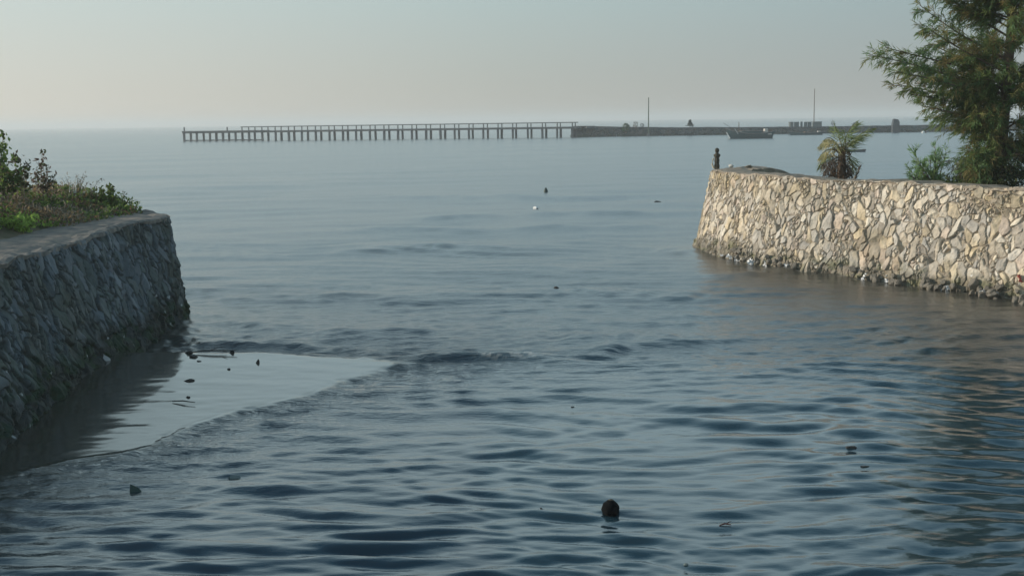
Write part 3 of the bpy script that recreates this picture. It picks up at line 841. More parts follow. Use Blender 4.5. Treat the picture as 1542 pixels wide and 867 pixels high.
# ------------------------------------------------------------------ casuarina
def needle_sprays(limbs, seed, dens=1.0, droop=.35, nl=(.10, .20), nw=.011, colors=None, twig_len=(.35, .75), tw_step=.07):
    """limbs: list of (n,3) polylines, base to tip -> side twigs (polylines) and needle leaves"""
    r = np.random.default_rng(seed); twigs = []; Ps = []; Ds = []; Ls = []; Cs = []
    for Lm in limbs:
        seg = np.linalg.norm(np.diff(Lm, axis=0), axis=1); s = np.r_[0, np.cumsum(seg)]; tot = s[-1]
        k = max(3, int(tot / tw_step * dens))
        tt = np.r_[(0.12 + .88 * np.sort(r.random(k))) * tot]
        for q in tt:
            p = np.array([np.interp(q, s, Lm[:, j]) for j in range(3)])
            j = min(np.searchsorted(s, q), len(Lm) - 1); d = Lm[j] - Lm[max(j - 1, 0)]; d = d / (np.linalg.norm(d) + 1e-9)
            side = r.normal(size=3); side -= d * side.dot(d); side /= np.linalg.norm(side)
            f = 1 - .62 * q / tot
            ln = r.uniform(*twig_len) * f
            tip = p + (d * r.uniform(.5, .95) + side * r.uniform(.35, .8)) * ln - np.array([0, 0, droop * ln * r.uniform(.1, 1)])
            ctl = p + (d * .5 + side * .35) * ln * .6 + np.array([0, 0, .10 * ln])
            tw = bezier(p, ctl, tip, 5); twigs.append(tw)
            base = np.array(colors[r.integers(0, len(colors))]) * r.uniform(.75, 1.3)
            m_ = max(5, int(ln / .019 * dens))
            u_ = r.random(m_) ** .8
            pp = (1 - u_)[:, None] ** 2 * p + 2 * (u_ * (1 - u_))[:, None] * ctl + u_[:, None] ** 2 * tip
            dd = 2 * (1 - u_)[:, None] * (ctl - p) + 2 * u_[:, None] * (tip - ctl); dd /= np.linalg.norm(dd, axis=1)[:, None] + 1e-9
            nd = dd * .9 + r.normal(size=(m_, 3)) * .42 - np.array([0, 0, droop * .8])
            Ps.append(pp); Ds.append(nd); Ls.append(r.uniform(*nl, m_)); Cs.append(base * (1 + .2 * (r.random((m_, 1)) * 2 - 1)))
    P = np.vstack(Ps); D_ = np.vstack(Ds); Ln = np.concatenate(Ls); C = np.vstack(Cs)
    V, F, C = leaves(P, D_, Ln, nw, C, .25, seed)
    return V, F, C, twigs

def limb_to(a, tip, r, rise=.25, sag=0.0, n=9):
    a = np.array(a, float); tip = np.array(tip, float)
    mid = a * .45 + tip * .55 + np.array([r.normal(0, .12), r.normal(0, .12), rise * np.linalg.norm(tip - a) * .5])
    L_ = bezier(a, mid, tip, n); L_[-2:, 2] -= sag
    return L_

def casuarina():
    Dt = 26.6; b = pxY(1500, 270, Dt); b[2] = 1.5
    o = empty('casuarina_tree', b); tag(o, 'tall dark feathery casuarina tree leaning over the right seawall at the frame edge', 'tree')
    r = np.random.default_rng(21)
    def loc(x, y, dy=0.0): return pxY(x, y, Dt + dy) - b
    trunk = bezier(np.array([0, 0, -.2]), np.array([.25, .1, 3.5]), np.array([.5, .3, 8.4]), 14)
    def tr(z): return np.array([np.interp(z, trunk[:, 2], trunk[:, j]) for j in range(3)])
    limbs = []
    # the limbs that reach out over the water on the left
    for (x, y, dy, z0, ri) in [(1310, 83, -.2, 2.6, .10), (1334, 72, .5, 3.0, .05), (1342, 128, .1, 2.2, .12), (1352, 108, -.6, 2.5, .05), (1385, 8, .1, 3.4, -.1), (1372, -40, .3, 3.9, -.05),
                               (1388, 160, -.3, 1.8, .15), (1400, 178, .4, 1.5, .2), (1425, -60, .2, 4.4, 0), (1395, 40, -.5, 3.1, .0), (1366, 100, .6, 2.6, .1),
                               (1372, 142, -.1, 2.1, .1), (1398, 66, .7, 2.9, .1), (1408, 120, -.9, 2.3, .1)]:
        limbs.append(limb_to(tr(z0 * .92), loc(x, y, dy), r, ri))
    for k in range(54):      # short leafy shoots hiding the stem
        z0 = r.uniform(.5, 6.5) if k % 3 else r.uniform(.3, 2.4); az = r.uniform(3.3, 6.1) if k % 4 else r.uniform(0, 6.28); ln = r.uniform(.5, 1.15)
        limbs.append(limb_to(tr(z0), tr(z0) + np.array([math.cos(az), math.sin(az), r.uniform(-.1, .5)]) * ln, r, .2))
    for i in range(120):
        z0 = r.uniform(.7, 7.4); az = r.uniform(0, 6.28); ln = (2.25 - .22 * max(0, z0 - 3)) * r.uniform(.55, 1.0)
        if math.cos(az) < -.3 and z0 < 4.5: ln *= .62
        if math.cos(az) < -.1 and z0 < 1.9: ln *= .6
        d = np.array([math.cos(az), math.sin(az) * .9, r.uniform(.05, .7) if z0 > 1.6 else r.uniform(-.3, .15)])
        limbs.append(limb_to(tr(z0), tr(z0) + d * ln, r, .22))
    cols = [(0.092, 0.125, 0.052), (0.11, 0.132, 0.056), (0.135, 0.125, 0.058), (0.075, 0.115, 0.066), (0.165, 0.125, 0.066), (0.095, 0.14, 0.07)]
    V, F, C, tw = needle_sprays(limbs, 5, 1.45, .32, (.11, .22), .0155, cols)
    print('needles', len(F))
    np_mesh('crown', V, F, M_LEAF, C * np.array([1.45, 1.55, 1.2]), parent=o)
    mb = MB(); mb.tube(trunk, list(np.linspace(.14, .05, 14)), 10); mb.build('trunk', M_BARK, o, smooth=True)
    mb = MB()
    for L_ in limbs: mb.tube(L_, list(np.linspace(.026, .006, len(L_))), 5)
    for t_w in tw[::2]: mb.tube(t_w, [.006, .005, .004, .003, .002], 3, cap=False)
    mb.build('branches', M_BARK, o)
casuarina()

def feather_shrub(name, x, ybase, D, tips, cols, label, cat, seed, droop, nl, nw=.012, dens=1.0, stemr=.02):
    b = pxY(x, ybase, D); b[2] = 1.5
    o = empty(name, b); tag(o, label, cat); r = np.random.default_rng(seed); limbs = []
    for (tx, ty, dy, ri) in tips:
        limbs.append(limb_to((r.normal(0, .06), r.normal(0, .06), .05), pxY(tx, ty, D + dy) - b, r, ri))
    V, F, C, tw = needle_sprays(limbs, seed, dens, droop, nl, nw, cols, (.22, .5), .075)
    np_mesh('foliage', V, F, M_LEAF, C, parent=o)
    mb = MB()
    for L_ in limbs: mb.tube(L_, list(np.linspace(stemr, .005, len(L_))), 5)
    for t_w in tw: mb.tube(t_w, [.006, .005, .004, .003, .002], 3, cap=False)
    mb.build('stems', M_BARK, o)
feather_shrub('feathery_shrub', 1402, 268, 27.6, [(1376, 230, 0, .2), (1369, 256, .2, .2), (1384, 246, -.2, .1), (1408, 222, 0, .0), (1425, 230, .2, .1), (1392, 250, .1, .1), (1416, 246, -.2, .1), (1372, 262, 0, .1), (1400, 240, .2, 0)],
              [(0.17, 0.28, 0.10), (0.21, 0.32, 0.12), (0.14, 0.24, 0.11)], 'bright green feathery young shrub left of the casuarina on the right seawall', 'shrub', 31, .1, (.08, .17), .016, 1.4)
feather_shrub('drooping_shrub', 1462, 270, 27.0, [(1424, 244, 0, 1.1), (1434, 238, .2, 1.0), (1444, 250, -.2, 1.2), (1452, 246, .3, 1.2), (1474, 240, 0, .8), (1484, 252, -.3, .9), (1436, 256, .3, 1.3)],
              [(0.06, 0.065, 0.05), (0.075, 0.07, 0.055), (0.05, 0.06, 0.04)], 'greyish drooping shrub with hanging sprays beside the casuarina trunk', 'shrub', 33, 1.2, (.14, .26), .013, .9)

# undergrowth along the top of the right wall
def scatter_leaves(name, regions, seed, kind='stuff', mt=None):
    r = np.random.default_rng(seed); Vs = []; Fs = []; Cs = []; off = 0
    for (fn, n, ln, wd, cols, up) in regions:
        P = fn(r, n); k = len(P)
        Dv = r.normal(size=(k, 3)) * np.array([1, 1, .6]) + np.array([0, 0, up])
        V, F, C = leaves(P, Dv, ln * r.uniform(.6, 1.3, k), wd * r.uniform(.7, 1.3, k), pick(cols, k, r, .35), .3, seed + n)
        Vs.append(V); Fs.append(F + off); Cs.append(C); off += len(V)
    o = np_mesh(name, np.vstack(Vs), np.vstack(Fs), mt or M_LEAF, np.vstack(Cs))
    return tag(o, kind=kind)
def along_right(x0, x1, h, o0, o1):
    def f(r, n):
        xs = r.uniform(x0, x1, n * 2); keep = vnoise(xs * .06, xs * 0, 7) > .28; xs = xs[keep][:n]; k = len(xs)
        P = np.array([px(x, 274 + (x - 1400) * .045, 2.1) for x in xs])
        off = r.uniform(o0, o1, k); P[:, 0] += .85 * off; P[:, 1] += .53 * off
        P[:, 2] = 1.6 + r.random(k) ** 1.3 * (h + .45) * (.5 + .8 * vnoise(xs * .09, xs * 0, 9)); return P
    return f
ug = scatter_leaves('undergrowth', [
    (along_right(1372, 1600, .30, 1.0, 2.2), 5200, .11, .03, [(0.05, 0.07, 0.03), (0.07, 0.09, 0.035), (0.08, 0.07, 0.04)], .9),
    (along_right(1455, 1620, .45, 1.2, 2.6), 4200, .12, .035, [(0.04, 0.06, 0.028), (0.055, 0.06, 0.03)], .8),
    (along_right(1370, 1420, .28, 1.0, 2.0), 900, .12, .03, [(0.10, 0.15, 0.05)], 1.0)], 41)
tag(ug, 'low dark green undergrowth behind the coping of the right seawall', 'undergrowth')

# ------------------------------------------------------------------ young palm
def palm():
    D = 30.6; b = pxY(1267, 266, D); b[2] = 1.5
    o = empty('young_palm', b); tag(o, 'short windblown young coconut palm with brown dead fronds behind the right seawall', 'palm')
    r = np.random.default_rng(9)
    L_ = lambda x, y, dy=0: pxY(x, y, D + dy) - b
    mb = MB(); prof = [(.11, 0), (.13, .25), (.11, .55), (.10, .80), (.085, 1.05), (.05, 1.25)]
    mb.lathe(prof, 12, wob=.12, seed=2); mb.build('trunk', M_BARK, o)
    fr = [([(1268, 228), (1272, 207), (1280, 190), (1290, 183)], .1, 'g'), ([(1270, 232), (1281, 214), (1294, 198), (1318, 193)], -.2, 'g'),
          ([(1266, 226), (1256, 208), (1243, 206), (1232, 222)], .2, 'y'), ([(1265, 232), (1252, 220), (1241, 224), (1232, 240)], -.2, 'y'),
          ([(1264, 238), (1252, 231), (1240, 236), (1231, 254)], .3, 'g'), ([(1264, 241), (1254, 243), (1244, 250), (1240, 262)], -.3, 'b'),
          ([(1271, 236), (1279, 233), (1285, 242), (1285, 260)], .2, 'g'), ([(1268, 224), (1265, 208), (1261, 198), (1256, 192)], .4, 'g'),
          ([(1270, 240), (1275, 243), (1279, 252), (1280, 264)], -.3, 'b'), ([(1262, 244), (1255, 250), (1252, 258), (1251, 266)], .1, 'b'),
          ([(1272, 226), (1276, 212), (1286, 204), (1300, 204)], .5, 'g'), ([(1265, 230), (1260, 214), (1250, 200), (1240, 212)], -.5, 'y'),
          ([(1266, 236), (1258, 238), (1248, 242), (1236, 248)], -.6, 'b'), ([(1270, 232), (1274, 222), (1276, 208), (1270, 196)], -.6, 'g')]
    cg = {'g': [(0.18, 0.24, 0.09), (0.24, 0.27, 0.11)], 'y': [(0.46, 0.41, 0.22), (0.36, 0.35, 0.18)], 'b': [(0.17, 0.13, 0.10), (0.12, 0.095, 0.08)]}
    for pts, dy, kd in fr:
        q = np.array([L_(x, y, dy * k / 3) for k, (x, y) in enumerate(pts)])
        t = np.linspace(0, 1, 26)[:, None]
        sp = (1 - t) ** 3 * q[0] + 3 * (1 - t) ** 2 * t * q[1] + 3 * (1 - t) * t ** 2 * q[2] + t ** 3 * q[3]
        mb = MB(); mb.tube(sp, list(np.linspace(.018, .004, 26)), 4); f_ = mb.build('frond', M_TWIG if kd == 'b' else M_LEAF2, o)
        n = 34; u_ = np.repeat(np.linspace(.16, 1, n), 2); sgn = np.tile([1, -1], n)
        P = np.stack([np.interp(u_, t[:, 0], sp[:, j]) for j in range(3)], -1)
        T = np.gradient(sp, axis=0); T /= np.linalg.norm(T, axis=1)[:, None]
        Tp = np.stack([np.interp(u_, t[:, 0], T[:, j]) for j in range(3)], -1)
        sd_ = np.cross(Tp, np.array([.15, .2, 1.])); sd_ /= np.linalg.norm(sd_, axis=1)[:, None] + 1e-9
        wind = np.array([.25, .1, -.75]) if kd != 'g' else np.array([.35, .1, -.45])
        Dv = Tp * .7 + sd_ * sgn[:, None] * .5 + wind + r.normal(size=P.shape) * .16
        Ln = .36 * np.sin(np.clip(u_ * .85 + .18, 0, 1) * 3.14) ** .6 + .05
        V, F, C = leaves(P, Dv, Ln * r.uniform(.7, 1.2, len(P)), .019, pick(cg[kd], len(P), r, .25), .35, 3)
        np_mesh('leaflets', V, F, M_LEAF, C, parent=f_)
    # skirt of dead fibre round the stem
    n = 200; a = r.random(n) * 6.28; z = r.uniform(.35, 1.35, n)
    P = np.stack([.11 * np.cos(a), .11 * np.sin(a), z], -1); Dv = np.stack([np.cos(a) * .5, np.sin(a) * .5, r.uniform(-1.3, .6, n)], -1)
    V, F, C = leaves(P, Dv, r.uniform(.14, .34, n), .03, pick([(0.15, 0.09, 0.05), (0.11, 0.075, 0.05), (0.19, 0.12, 0.07)], n, r), .3, 4)
    np_mesh('dead_skirt', V, F, M_LEAF, C, parent=o)
M_LEAF2 = mat('frond_stalk', (0.12, 0.12, 0.05), (0.17, 0.15, 0.07), 5, .7)
palm()
p0_ = pxY(1281, 266, 30.0); p1_ = pxY(1294, 254, 30.0); p0_[2] = 1.75
df = empty('fallen_frond', p0_); tag(df, 'dead brown frond sticking up right of the young palm', 'frond')
v_ = Vector(p1_ - p0_)
mb = MB(); mb.tube([(0, 0, 0), v_ * .5 + Vector((0, 0, .04)), v_], [.02, .028, .006], 5); mb.build('stalk', M_TWIG, df)
r_ = np.random.default_rng(2); u_ = r_.uniform(.3, 1, 40)[:, None]
V, F, C = leaves(np.array(v_)[None] * u_, np.array(v_)[None] + r_.normal(size=(40, 3)) * .12, .16, .02, pick([(0.12, 0.08, 0.055)], 40, r_), seed=6)
np_mesh('leaflets', V, F, M_LEAF, C, parent=df)

# ------------------------------------------------------------------ post, stones on the right tip
pp = px(1080, 251.5, 2.11)
po = empty('post', (pp[0] + .05, pp[1] + .35, 2.08)); tag(po, 'short dark knobbly post standing on the tip of the right seawall', 'post')
M_POST = mat('dark_timber', (0.035, 0.035, 0.028), (0.075, 0.065, 0.045), 9, .9, .6, 40)
mb = MB(); mb.lathe([(.075, -.1), (.085, .06), (.07, .12), (.082, .20), (.065, .27), (.085, .31), (.11, .345), (.10, .37), (.055, .40), (.045, .44)], 10, wob=.12, seed=3); mb.build('shaft', M_POST, po)
mb = MB(); mb.lathe([(.045, .43), (.068, .47), (.06, .53), (.02, .56)], 9, wob=.1, seed=4); mb.build('knob', M_POST, po)
mb = MB(); mb.tube([(-.09, -.02, -.02), (-.14, -.03, .10), (-.12, -.02, .22), (-.08, 0, .28)], [.03, .025, .02, .015], 5); mb.build('rope', mat('old_rope', (0.42, 0.36, 0.26), (0.5, 0.44, 0.33), 20, .95), po)
ps = px(1101, 250.5, 2.13)
o = link('stone', rock_mesh('stone', (.10, .07, .06), 5), mat('pale_stone', (0.5, 0.48, 0.43), (0.62, 0.6, 0.55), 8, .9), None, (ps[0], ps[1], 2.15)); tag(o, 'small whitish stone lying on the tip of the right seawall near the post', 'stone')
o = link('stone', rock_mesh('stone', (.13, .09, .05), 6), M_CAP, None, tuple(px(1128, 252.5, 2.12) + np.array([0, 0, .03]))); tag(o, 'flat brownish stone on the right seawall tip beyond the whitish one', 'stone')

# ------------------------------------------------------------------ rubble at the foot of the right wall
M_RUB = mat('wet_rubble', (0.10, 0.09, 0.072), (0.25, 0.22, 0.175), 7, .55, .6, 40, spec=.5)
variants = [rock_mesh('rubble_stone', (rng.uniform(.8, 1.2), rng.uniform(.7, 1.1), rng.uniform(.6, .95)), 60 + i) for i in range(6)]
for v in variants: v.materials.append(M_RUB)
k0 = int(np.argmin(np.linalg.norm(RP - rp[2], axis=1))); k1 = int(np.argmin(np.linalg.norm(RP - rp[-1], axis=1))) + 60
rr = random.Random(4)
for i in range(88):
    f = rr.random() ** .85; k = int(k0 + (k1 - k0) * f); s_ = rr.uniform(.04, .12) * (0.75 + .5 * f)
    if 0.34 < f < 0.46: continue
    off = rr.uniform(-.02, .20) * (.6 + .7 * f); p = RP[k] + RN[k] * off
    o = bpy.data.objects.new('rubble_stone', variants[i % 6]); col.objects.link(o)
    o.location = (p[0], p[1], rr.uniform(-.04, .09) + max(0, .16 - off * .9)); o.scale = (s_, s_ * rr.uniform(.8, 1.2), s_ * rr.uniform(.7, 1.1))
    o.rotation_euler = (rr.uniform(0, 6), rr.uniform(0, 6), rr.uniform(0, 6))
    tag(o, 'wet dark rubble stone at the waterline of the right seawall', 'stone', 'rubble along the right wall foot')

def scrap_mesh(seed, s=1.0):
    r = random.Random(seed); bm = bmesh.new(); bmesh.ops.create_grid(bm, x_segments=5, y_segments=4, size=.5)
    for v in bm.verts: v.co += Vector((r.uniform(-.1, .1), r.uniform(-.1, .1), r.uniform(-.25, .25) + .3 * v.co.x ** 2))
    g_ = bmesh.ops.solidify(bm, geom=bm.faces[:], thickness=.04)
    me = bpy.data.meshes.new('plastic_scrap'); bm.to_mesh(me); bm.free(); return me
M_PLW = mat('white_plastic', (0.62, 0.62, 0.62), (0.8, 0.8, 0.8), 6, .35, spec=.5)
M_PLR = mat('red_plastic', (0.35, 0.06, 0.05), (0.42, 0.10, 0.08), 6, .4)
sm = [scrap_mesh(i) for i in range(4)]
for q in sm: q.materials.append(M_PLW)
spots = [(1139, 393), (1136, 398), (1175, 386), (1190, 401), (1155, 397), (1093, 383), (1164, 391), (1417, 431), (1428, 432), (1493, 442), (1405, 413), (1540, 448), (1475, 440), (1300, 416), (1147, 384), (1205, 400)]
for i, (x, y) in enumerate(spots):
    q = px(x, y, .08); k = int(np.argmin(np.linalg.norm(RP[k0 - 200:k1] - q[:2], axis=1))) + k0 - 200
    z_ = max(.06, 3.5 + (y - (192.8 - .0143 * x)) * -1 * np.linalg.norm(RP[k]) / 1861)
    p = RP[k] + RN[k] * (.10 - .21 * z_)
    o = bpy.data.objects.new('plastic_scrap', sm[i % 4]); col.objects.link(o); s_ = rr.uniform(.07, .16); o.scale = (s_, s_, s_)
    o.location = (p[0], p[1], z_); o.rotation_euler = (rr.uniform(0, 6), rr.uniform(0, 6), rr.uniform(0, 6))
    tag(o, 'crumpled white plastic scrap caught at the foot of the right seawall', 'litter', 'white litter along the right wall foot')
me = scrap_mesh(9); me.name = 'red_scrap'; me.materials.append(M_PLR)
k = int(np.argmin(np.linalg.norm(RP - px(1532, 452)[:2], axis=1))); p = RP[k] - RN[k] * .02
o = link('plastic_scrap', me, None, None, (p[0], p[1], .42)); o.scale = (.22, .14, .12); o.rotation_euler = (1.2, .2, .9)
tag(o, 'red plastic scrap wedged low in the right seawall at the frame edge', 'litter')

# ------------------------------------------------------------------ things afloat
def float_at(o, x, y, dz=0.0, film=False):
    if film:
        p = px_film(x, y); o.location = (p[0], p[1], float(film_z(p[1], p[0])) + dz); return o
    p = px(x, y)
    for _ in range(3): p = px(x, y, max(0.0, sea_z(p[0], p[1])) if 12 < p[1] < 20 else 0.0)
    o.location = (p[0], p[1], sea_z(p[0], p[1]) + dz); return o
M_HUSK = mat('shaded_husk', (0.003, 0.004, 0.005), (0.007, 0.008, 0.009), 9, .9, .8, 30, spec=.08)  # near-black: shade missing on the near water is put into the husk colour
hk = empty('coconut'); tag(hk, 'round dark coconut husk floating in the near water', 'coconut')
bm = bmesh.new(); bmesh.ops.create_icosphere(bm, subdivisions=4, radius=1)
for v in bm.verts:
    c = v.co; k = 1 + .05 * abs(math.sin(math.atan2(c.y, c.x) * 1.5 + .4)) + .03 * math.sin(c.z * 9 + c.x * 5) + random.uniform(-.012, .012)
    v.co = Vector((c.x * .078 * k, c.y * .078 * k, c.z * .074 * k + .012 * max(0, c.z) ** 3))
me = bpy.data.meshes.new('husk'); bm.to_mesh(me); bm.free(); me.polygons.foreach_set('use_smooth', [True] * len(me.polygons)); link('husk', me, M_HUSK, hk)
mb = MB(); mb.lathe([(.022, .078), (.024, .088), (.012, .093)], 7, wob=.2); mb.build('stalk_cap', M_POST, hk)
float_at(hk, 919.5, 773, .038)

M_FOAM = mat('shaded_foam', (0.09, 0.12, 0.12), (0.14, 0.17, 0.165), 14, .8)  # grey darkened to paint in the shade lying on the block
me = bpy.data.meshes.new('foam_block'); bm = bmesh.new(); bmesh.ops.create_cube(bm, size=1); bmesh.ops.scale(bm, vec=(.118, .10, .042), verts=bm.verts); bmesh.ops.bevel(bm, geom=bm.edges[:], offset=.012, segments=2, affect='EDGES')
bmesh.ops.subdivide_edges(bm, edges=bm.edges[:], cuts=1)
for v in bm.verts: v.co += Vector((random.uniform(-.003, .003),) * 3)
bm.to_mesh(me); bm.free()
o = link('foam_block', me, M_FOAM); float_at(o, 353, 718, .006); o.rotation_euler = (.10, .07, .25); tag(o, 'grey foam block floating in the rippled water below the still patch', 'float')
M_DKG = mat('dark_green_plastic', (0.02, 0.045, 0.04), (0.03, 0.06, 0.05), 8, .5)
mb = MB(); mb.add([(-.06, -.03, -.03), (.07, -.02, -.02), (.05, .04, -.03), (-.05, .04, -.02), (-.055, 0, .07), (.02, .01, .03)], [(0, 1, 5, 4), (1, 2, 5), (2, 3, 4, 5), (3, 0, 4), (0, 3, 2, 1)])
o = mb.build('plastic_scrap', M_DKG, bevel=.004); float_at(o, 205, 738, .012); tag(o, 'dark green torn plastic piece afloat left of the grey foam block', 'litter')
M_DRK = mat('sodden_wood', (0.018, 0.02, 0.02), (0.045, 0.04, 0.035), 12, .6, .5, 40)
def lump(x, y, sx, sy, sz, name, label, cat, seed, mt=None, dz=0, rz=0.0):
    o = link(name, rock_mesh(name, (sx, sy, sz), seed), mt or M_DRK); float_at(o, x, y, dz, 'still' in label and 'right of' not in label); o.rotation_euler = (0, 0, rz)
    return tag(o, label, cat)
lump(1282, 673, .062, .05, .022, 'driftwood', 'thin dark sliver of driftwood in the rippled water at right', 'driftwood', 3)
lump(285, 573, .075, .05, .028, 'stone', 'flat dark stone sitting in the still film of water', 'stone', 4)
lump(292, 537, .085, .06, .045, 'seaweed', 'dark weed clump at the upper corner of the still patch', 'seaweed', 5)
lump(286, 531, .07, .05, .04, 'seaweed', 'smaller weed clump just above the corner clump of the still patch', 'seaweed', 6)
lump(350, 531, .045, .04, .045, 'driftwood', 'upright dark knob of driftwood on the upper rim of the still patch', 'driftwood', 7)
lump(300, 544, .035, .03, .02, 'seaweed', 'tiny weed scrap below the corner clump of the still patch', 'seaweed', 8)
lump(388, 546, .03, .025, .06, 'driftwood', 'small dark stub standing in the middle of the still patch', 'driftwood', 9)
lump(345, 556, .03, .03, .02, 'seaweed', 'speck of weed in the still patch below the driftwood knob', 'seaweed', 10)
lump(283, 598, .035, .03, .02, 'seaweed', 'speck of weed in the still patch under the flat dark stone', 'seaweed', 11)
lump(815, 768, .018, .015, .012, 'driftwood', 'tiny dark chip floating left of the dark coconut husk', 'driftwood', 12)
lump(862, 612, .035, .015, .010, 'driftwood', 'little dark stick afloat in the ripples right of the still patch', 'driftwood', 13, rz=.3)
lump(990, 305, .16, .10, .07, 'driftwood', 'small dark drifting chunk in the open water off the right tip', 'driftwood', 14)
lump(838, 433, .06, .05, .035, 'driftwood', 'tiny dark drifting chunk in the middle of the channel mouth', 'driftwood', 15)
lump(807, 314.5, .12, .09, .08, 'float', 'small white float drifting below the dark green bottle', 'float', 16, M_WHITE, .03)
lump(1033, 850, .022, .018, .014, 'float', 'tiny pale foam crumb in the nearest water', 'float', 17, M_FOAM, .004)
lump(1302, 702, .05, .03, .012, 'driftwood', 'faint dark chip in the ripples near the right frame edge', 'driftwood', 18)
mb = MB(); mb.tube([(-.16, 0, .01), (-.02, .01, .02), (.16, -.01, .012)], [.006, .009, .005], 5); o = mb.build('stick', M_DRK); float_at(o, 277, 607, .01, True); o.rotation_euler = (0, 0, -.25); tag(o, 'thin stick lying across the lower part of the still patch', 'stick')
mb = MB(); mb.tube([(-.05, 0, .0), (0, .01, .012), (.05, -.005, .006)], [.005, .008, .004], 5); mb.tube([(.01, .01, .01), (.05, .03, .025)], [.005, .003], 4); o = mb.build('twig', mat('red_twig', (0.09, 0.035, 0.03), (0.12, 0.05, 0.04), 9, .7)); float_at(o, 1092, 793, .003); tag(o, 'small reddish twig floating right of the coconut husk', 'twig')
mb = MB(); mb.tube([(-.5, -.1, .03), (-.2, 0, .06), (.1, .02, .05), (.45, .05, .04)], [.012, .022, .018, .01], 6); mb.tube([(-.1, 0, .05), (.05, .2, .10), (.2, .28, .09)], [.014, .01, .005], 5); mb.tube([(.15, .02, .05), (.3, -.14, .04)], [.012, .006], 5)
o = mb.build('branch', M_DRK); o.scale = (.75, .7, .55); float_at(o, 322, 532, .01, True); tag(o, 'forked dark branch stranded along the upper rim of the still patch', 'branch')
bt = empty('bottle'); tag(bt, 'dark green bottle bobbing upright in the open water', 'bottle')
mb = MB(); mb.lathe([(.085, -.12), (.095, -.08), (.095, .12), (.06, .19), (.04, .21)], 12); mb.build('body', M_DKG, bt, smooth=True)
mb = MB(); mb.lathe([(.045, .205), (.045, .25)], 10); mb.build('cap', M_DRK, bt); float_at(bt, 822, 291.5, .0)
# foot of the left wall
pq = px(152, 560); o = link('stone', rock_mesh('stone', (.15, .10, .19), 44, cuts=5), mat('pale_grey_stone', (0.33, 0.34, 0.35), (0.42, 0.43, 0.43), 6, .9), None, (pq[0], pq[1], .10)); o.rotation_euler = (0, .35, .3); tag(o, 'pale pointed stone at the foot of the shaded left seawall', 'stone')
for i, (x, y, s_, lb) in enumerate([(172, 553, .16, 'brownish stone at the left wall foot just right of the pale pointed one'), (182, 561, .12, 'dark stone lying in front of the brownish one at the left wall foot'), (190, 543, .11, 'small dark stone behind the brownish one at the left wall foot'),
                                   (140, 575, .13, 'dark stone nearer than the pale pointed one at the left wall foot'), (188, 528, .10, 'furthest dark stone along the foot of the left wall')]):
    q = px(x, y); o = link('stone', rock_mesh('stone', (s_, s_ * .8, s_ * .75), 70 + i), mat('brown_wet_stone', (0.07, 0.055, 0.045), (0.12, 0.095, 0.075), 6, .7) if i == 0 else M_DRK, None, (q[0], q[1], .03)); tag(o, lb, 'stone')

# ------------------------------------------------------------------ plants on the left bank
def bank_z(x, y): return float(mound(np.array(x), np.array(y)))
GR = [(0.13, 0.19, 0.05), (0.18, 0.24, 0.06), (0.10, 0.15, 0.05)]; BRN = [(0.24, 0.16, 0.085), (0.30, 0.21, 0.11), (0.16, 0.11, 0.065)]; TAN = [(0.32, 0.26, 0.19), (0.25, 0.21, 0.16)]; LIME = [(0.30, 0.42, 0.09), (0.24, 0.35, 0.08)]
def region(x0, x1, y0, y1, h, seed, thr=.35, f=.9):
    def fn(r, n):
        x = r.uniform(x0, x1, n * 3); y = r.uniform(y0, y1, n * 3)
        d = fbm(x * f, y * f, seed, 3); ok = (d > thr) & (y < yend(x) - .15) & (x < np.interp(y, [15, 19, 21.8, 23.5], [-7.9, -7.75, -7.2, -7.05]) - .25 * vnoise(y * 1.7, y * 0, 8)); x = x[ok][:n]; y = y[ok][:n]; d = d[ok][:n]
        z = mound(x, y) + r.random(len(x)) ** 1.4 * h * np.interp(y, [13, 20, 22.3, 25], [.85, .85, .68, .48]) * (1 + .8 * sstep(-8.3, -10.2, x)) * (.5 + vnoise(x * 2.1, y * 2.1, seed + 3)) * (.3 + 1.6 * (d - thr)); return np.stack([x, y, z], -1)
    return fn
gc = scatter_leaves('ground_cover', [
    (region(-12, -7.0, 13, 25.5, .42, 201, .30), 13000, .085, .04, BRN, .5),
    (region(-12, -7.0, 13, 25.5, .50, 202, .40), 11000, .09, .045, GR, .6),
    (region(-9.3, -7.6, 14, 20.8, .26, 203, .40), 3000, .08, .05, LIME, .7),
    (region(-13, -7.2, 17, 26, .55, 204, .44), 4500, .10, .022, TAN, 1.0),
    (region(-24, -9, 12, 28, .6, 205, .35), 7000, .12, .06, GR + BRN, .6)], 55)
tag(gc, 'low brown and green weeds covering the left bank beside the walkway', 'ground cover')

